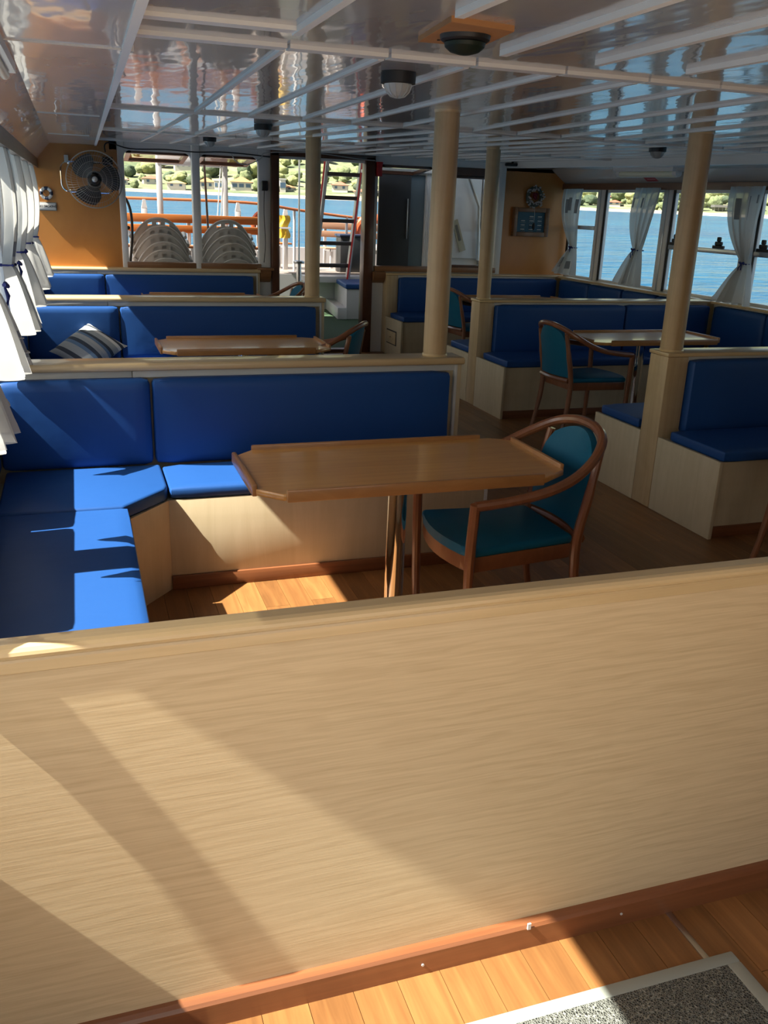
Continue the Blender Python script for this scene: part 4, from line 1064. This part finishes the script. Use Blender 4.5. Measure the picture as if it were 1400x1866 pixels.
# lifebuoys on the rail
def buoy(c, r, label, up):
    t = thing('lifebuoy', label, 'lifebuoy', c, 'orange lifebuoys on the rail')
    ax = Vector(up).normalized(); e = ax.orthogonal().normalized(); q = ax.cross(e); c = Vector(c)
    P = [c+(e*cos(a)+q*sin(a))*r for a in [2*pi*i/28 for i in range(28)]]
    obj('ring', MB().tube(P, r*.28, 10, closed=True), M_orange, t)
    for k in range(4):
        a = k*pi/2+.4; s = [c+(e*cos(b)+q*sin(b))*r for b in (a-.12, a, a+.12)]
        obj('band', MB().tube(s, r*.292, 10), M_plastic, t)
buoy((2.84, 14.35, 1.30), .17, 'orange lifebuoy seen left of the doorway post', (0, 1, .1))
buoy((4.78, 14.9, 1.18), .26, 'orange lifebuoy seen right of the doorway post', (.5, 1, 0))
# hose and hatch near the port window
o = obj('hose', MB().tube(catmull([(.56, 10.35, .9), (.60, 10.35, 1.2), (.60, 10.33, 1.45), (.55, 10.3, 1.60), (.48, 10.3, 1.63)], 5), .014, 8), M_black)
tag(o, 'black hose hanging outside the left window', 'hose')
t = thing('red_reel', 'dark red hose reel at the edge of the left window', 'reel', (.53, 10.5, 1.3))
obj('body', MB().box(.50, .565, 10.45, 10.6, 1.18, 1.52, .01), mat('dark_red_paint', (.22, .02, .03), .5), t); obj('knob', MB().lathe((.57, 10.46, 1.3), [(.02, -.03), (.02, 0)], 10, 'y'), M_black, t)

# ================================================================ SEA AND FAR SHORE
TX, TY = .003, .0178                               # the moored boat lies slightly down by the bow
WZ = -1.7
def lift(x, y, z): return (x, y, z+TX*x+TY*y)
M_sea = mat('sea_water', (.003, .07, .14), .25, spec=.28); t_, N_, L_, p_ = nodes(M_sea)
v = tex_coord(M_sea, (1, 1, 1)); n1 = noise_tex(M_sea, tex_coord(M_sea, (.35, .9, 1), (0, 0, .5)), 1.2, 5, .6); n2 = noise_tex(M_sea, tex_coord(M_sea, (.02, .05, 1), (0, 0, .5)), 1, 3, .5)
n3 = noise_tex(M_sea, tex_coord(M_sea, (.05, .16, 1), (0, 0, .5)), 1.5, 4, .6)
wsum = N_.new('ShaderNodeMath'); wsum.operation = 'MULTIPLY_ADD'; wsum.inputs[1].default_value = 3.5; L_.new(n3, wsum.inputs[0]); L_.new(n1, wsum.inputs[2])
bump(M_sea, wsum.outputs[0], 1, .6)
L_.new(ramp(M_sea, n2, [(.35, (.002, .050, .115)), (.7, (.004, .072, .14))]), p_.inputs['Base Color'])
mb = MB(); S_ = 900
mb.add([lift(x, y, WZ) for x, y in ((-S_, -S_), (S_, -S_), (S_, S_), (-S_, S_))], [(0, 1, 2, 3)])
o = obj('sea', mb, M_sea); tag(o, 'rippled blue sea between the boat and the green shore', 'sea'); o['kind'] = 'stuff'

def terr(az, r):
    "height over water"
    base = 290+14*noise.noise(Vector((az*6, 1.3, 0)))
    d = r-base
    if d < 0: return -1.0
    h = min(d, 3)*.3+max(0, d-8)*.085+max(0, d-60)*.10+max(0, d-150)*.06
    return h*(1+.25*noise.noise(Vector((az*9, r*.01, 3))))+.8*noise.noise(Vector((az*40, r*.06, 0)))*min(1, d/25)
M_hill = mat('dry_hillside', (.3, .3, .15), .95); t_, N_, L_, p_ = nodes(M_hill)
nh = noise_tex(M_hill, tex_coord(M_hill, (.06, .06, .1)), 1.6, 5, .65)
L_.new(ramp(M_hill, nh, [(.36, (.06, .085, .035)), (.5, (.12, .14, .065)), (.62, (.22, .20, .12))]), p_.inputs['Base Color'])
def polar(az, r, h): return lift(r*sin(az), r*cos(az), WZ+h)
AZ0, AZ1, NA = R(-75), R(85), 220
rs = [284, 289, 292, 296, 300, 306, 314, 324, 336, 350, 368, 390, 420, 460, 520, 600, 720, 860]
vs = []; fs = []
for i in range(NA+1):
    az = AZ0+(AZ1-AZ0)*i/NA
    for r in rs: vs.append(polar(az, r, terr(az, r)))
m_ = len(rs)
for i in range(NA):
    for j in range(m_-1): fs.append((i*m_+j, i*m_+j+1, (i+1)*m_+j+1, (i+1)*m_+j))
o = obj('hillside', MB().add(vs, fs, True), M_hill, angle_ := None) if 0 else obj('hillside', MB().add(vs, fs, True), M_hill)
tag(o, 'dry green hillside rising behind the shore houses', 'hill')
# pale quay / beach band along the waterline
M_sand = mat('pale_quay', (.34, .30, .24), .9)
vs = []; fs = []
for i in range(NA+1):
    az = AZ0+(AZ1-AZ0)*i/NA; b = 290+14*noise.noise(Vector((az*6, 1.3, 0)))
    for dr_, h in ((-1, -.6), (-.6, .5), (2, .75), (4, .8)): vs.append(polar(az, b+dr_, h+.25*noise.noise(Vector((az*60, dr_, 0)))))
for i in range(NA):
    for j in range(3): fs.append((i*4+j, i*4+j+1, (i+1)*4+j+1, (i+1)*4+j))
o = obj('quay', MB().add(vs, fs, True), M_sand); tag(o, 'pale quay and beach along the far waterline', 'shore')

# trees
def leaf_mat(n, a, b):
    m = mat(n, a, .95); v = tex_coord(m); nn = noise_tex(m, v, 2.2, 5, .7)
    nodes(m)[2].new(ramp(m, nn, [(.35, a), (.65, b)]), nodes(m)[3].inputs['Base Color']); bump(m, nn, 1, .5); return m
kinds = [('olive green', leaf_mat('olive_leaf', (.085, .11, .045), (.17, .20, .09))), ('yellow green', leaf_mat('bright_leaf', (.16, .18, .06), (.25, .27, .12))), ('dark green', leaf_mat('dark_leaf', (.030, .055, .028), (.075, .10, .05)))]
M_trunk = mat('trunk', (.12, .08, .05), .9)
protos = []
for ki, (kn_, km) in enumerate(kinds):
    for var in range(2):
        bb = bmesh.new(); bmesh.ops.create_icosphere(bb, subdivisions=3, radius=1)
        for vv in bb.verts:
            p = vv.co; s = Vector((ki*7.1+var*3.3, 2, 5))
            q = 1+.34*noise.noise(p*1.5+s)+.22*noise.noise(p*3.7+s)+.12*noise.noise(p*9+s)
            vv.co = Vector((p.x*q, p.y*q, p.z*q*.85+1.05))
        cm = MB().bm(bb, True).mesh('tree_crown', km, angle=180)
        tm = MB().tube([(0, 0, -.3), (.03, 0, .4), (0, 0, .9)], [.10, .08, .05], 6).mesh('tree_trunk', M_trunk)
        protos.append((ki, cm, tm))
houses = [  # px centre, py base, width px, height px, r, roof colour, label, tower
    (222, 337, 22, 16, 322, 'pink', 'white house with a pink roof at the left edge of the shore'),
    (276, 335, 30, 15, 326, 'red', 'white house with a red roof left of the gantry post'),
    (322, 342, 32, 13, 304, 'yellow', 'cream house with an ochre roof between the gantry post and the window post'),
    (333, 306, 30, 8, 372, 'flat', 'long white house high on the hillside'),
    (377, 343, 26, 18, 306, 'orange', 'house with an orange roof seen right of the window post'),
    (400, 345, 14, 14, 305, 'flat', 'small white house beside the thin dark pole'),
    (440, 346, 36, 22, 303, 'orange', 'two storey restaurant with dark blue windows on the waterfront'),
    (514, 349, 10, 20, 303, 'flat', 'narrow white tower house seen left in the doorway'),
    (527, 347, 18, 9, 308, 'orange', 'low house with an orange roof seen left in the doorway'),
    (620, 347, 28, 15, 312, 'red', 'white house with a red roof seen through the ladder'),
    (656, 356, 20, 11, 303, 'red', 'low white house with a red roof below the ladder treads'),
    (687, 357, 18, 8, 304, 'dark', 'dark roofed beach pavilion right of the doorway post'),
    (1103, 366, 16, 12, 330, 'red', 'white house with a bright red roof seen in the far starboard window'),
    (1120, 374, 22, 9, 306, 'red', 'low house with a red roof on the beach, far starboard window'),
    (1313, 384, 24, 9, 306, 'dark', 'small dark roofed beach hut right of the oak column'),
]
M_hw = mat('house_wall', (.44, .42, .37), .8); M_pane = mat('dark_window', (.05, .09, .14), .25)
roofs = {'red': (.34, .09, .05), 'pink': (.36, .16, .11), 'orange': (.36, .14, .055), 'yellow': (.38, .24, .09), 'flat': (.42, .41, .38), 'dark': (.10, .095, .09)}
roofm = {k: mat('roof_'+k, c, .85) for k, c in roofs.items()}
def pix_ray(px, py): return CR*((px-700)/FPX)-CU*((py-933)/FPX)+CF
hpos = []
for px, py, wpx, hpx, r, rc, lab in houses:
    d = pix_ray(px, py); az = math.atan2(d.x, d.y); k = r/math.hypot(d.x, d.y); c = EYE+d*k; dist = (d*k).length
    mpp = dist/(FPX*d.length) * 1.0
    mpp = d.length*k/ (FPX*d.length) if 0 else k/FPX
    W_, H_ = wpx*mpp, hpx*mpp*(.62 if rc not in ('flat',) else 1); D_ = max(6, W_*.7)
    g0 = polar(az, r, terr(az, r))[2]
    zb = c.z
    t = thing('house', lab, 'house', (c.x, c.y, zb)); hpos.append((az, r, wpx*mpp))
    rot = Matrix.Translation(c) @ Matrix.Rotation(-az+rnd.uniform(-.25, .25), 4, 'Z')
    hm = lambda n, mb, m, p=t: obj(n, mb.xf(rot), m, p)
    if rc == 'dark':
        for sx in (-1, -.33, .33, 1): hm('post', MB().box(sx*W_*.45-.12, sx*W_*.45+.12, -.12, .12, -1.5, H_), M_hw)
        hm('roof', MB().prism([(-W_/2-.4, -D_/2), (W_/2+.4, -D_/2), (W_/2+.4, D_/2), (-W_/2-.4, D_/2)], H_, H_+.7), roofm[rc])
        hm('back_wall', MB().box(-W_/2, W_/2, D_/2-.3, D_/2, -1.5, H_), M_hw)
        continue
    wl_ = hm('wall', MB().box(-W_/2, W_/2, -D_/2, D_/2, min(-1.5, g0-zb-1), H_), M_hw)
    e = .5; rz = H_+hpx*mpp*.38
    if rc == 'flat': hm('roof', MB().box(-W_/2-.2, W_/2+.2, -D_/2-.2, D_/2+.2, H_, H_+.35), roofm[rc])
    else:
        a, b = W_/2+e, D_/2+e; i = max(.2, a-b*.9)
        hm('roof', MB().add([(-a, -b, H_-.1), (a, -b, H_-.1), (a, b, H_-.1), (-a, b, H_-.1), (-i, 0, rz), (i, 0, rz)], [(0, 1, 5, 4), (1, 2, 5), (2, 3, 4, 5), (3, 0, 4), (3, 2, 1, 0)]), roofm[rc])
    nw = max(2, int(W_/2.0)); rows = 2 if H_ > 3.6 else 1
    for rr_ in range(rows):
        for q in range(nw):
            x = -W_/2+W_*(q+.5)/nw; z0 = H_*(rr_+.3)/rows
            ww = .42 if 'restaurant' not in lab else .75
            w1 = hm('window', MB().box(x-ww-.1, x+ww+.1, -D_/2-.05, -D_/2+.02, z0-.1, z0+H_/rows*.45+.1), M_hw)
            obj('pane', MB().box(x-ww, x+ww, -D_/2-.09, -D_/2-.03, z0, z0+H_/rows*.45).xf(rot), M_pane, w1)
rnd = random.Random(21)
cnt = 0; tries = 0; placed = []
while cnt < 290 and tries < 4000:
    tries += 1
    az = R(rnd.uniform(2, 46)); r = 298+150*rnd.random()**1.7
    if R(30) > az > R(22) and rnd.random() < .8: continue
    if any(abs(az-ha)*r < hw_*.55+1.5 and hr_-22 < r < hr_+5 for ha, hr_, hw_ in hpos): continue
    h = terr(az, r)
    if h < .8: continue
    s = rnd.uniform(.9, 2.5)*(1+.3*(r > 340))
    if any(math.hypot((az-a)*r, (r-q)*.6) < (s+s2)*.42 for a, q, s2 in placed): continue
    placed.append((az, r, s)); ki, cm, tm = rnd.choice(protos if rnd.random() < .75 else protos[:4])
    o = bpy.data.objects.new('tree', cm); COL.objects.link(o); o.location = polar(az, r, h-.3)
    o.rotation_euler = (0, 0, rnd.random()*6.28); o.scale = (s*rnd.uniform(.9, 1.25), s, s*rnd.uniform(.8, 1.15))
    deg = math.degrees(az); view = 'in the left window' if deg < 7.3 else 'in the window beside the doorway' if deg < 11.5 else 'in the doorway' if deg < 19 else 'right of the doorway' if deg < 24 else 'in the far starboard windows' if deg < 36 else 'in the starboard windows near the column'
    row = 'by the waterline' if r < 316 else 'low on the slope' if r < 350 else 'high on the slope'
    lab = 'round %s tree %s, %s' % (kinds[ki][0], row, view)
    tag(o, lab, 'tree', 'far shore trees: '+lab[6:])
    tr = bpy.data.objects.new('trunk', tm); COL.objects.link(tr); tr.parent = o
    cnt += 1
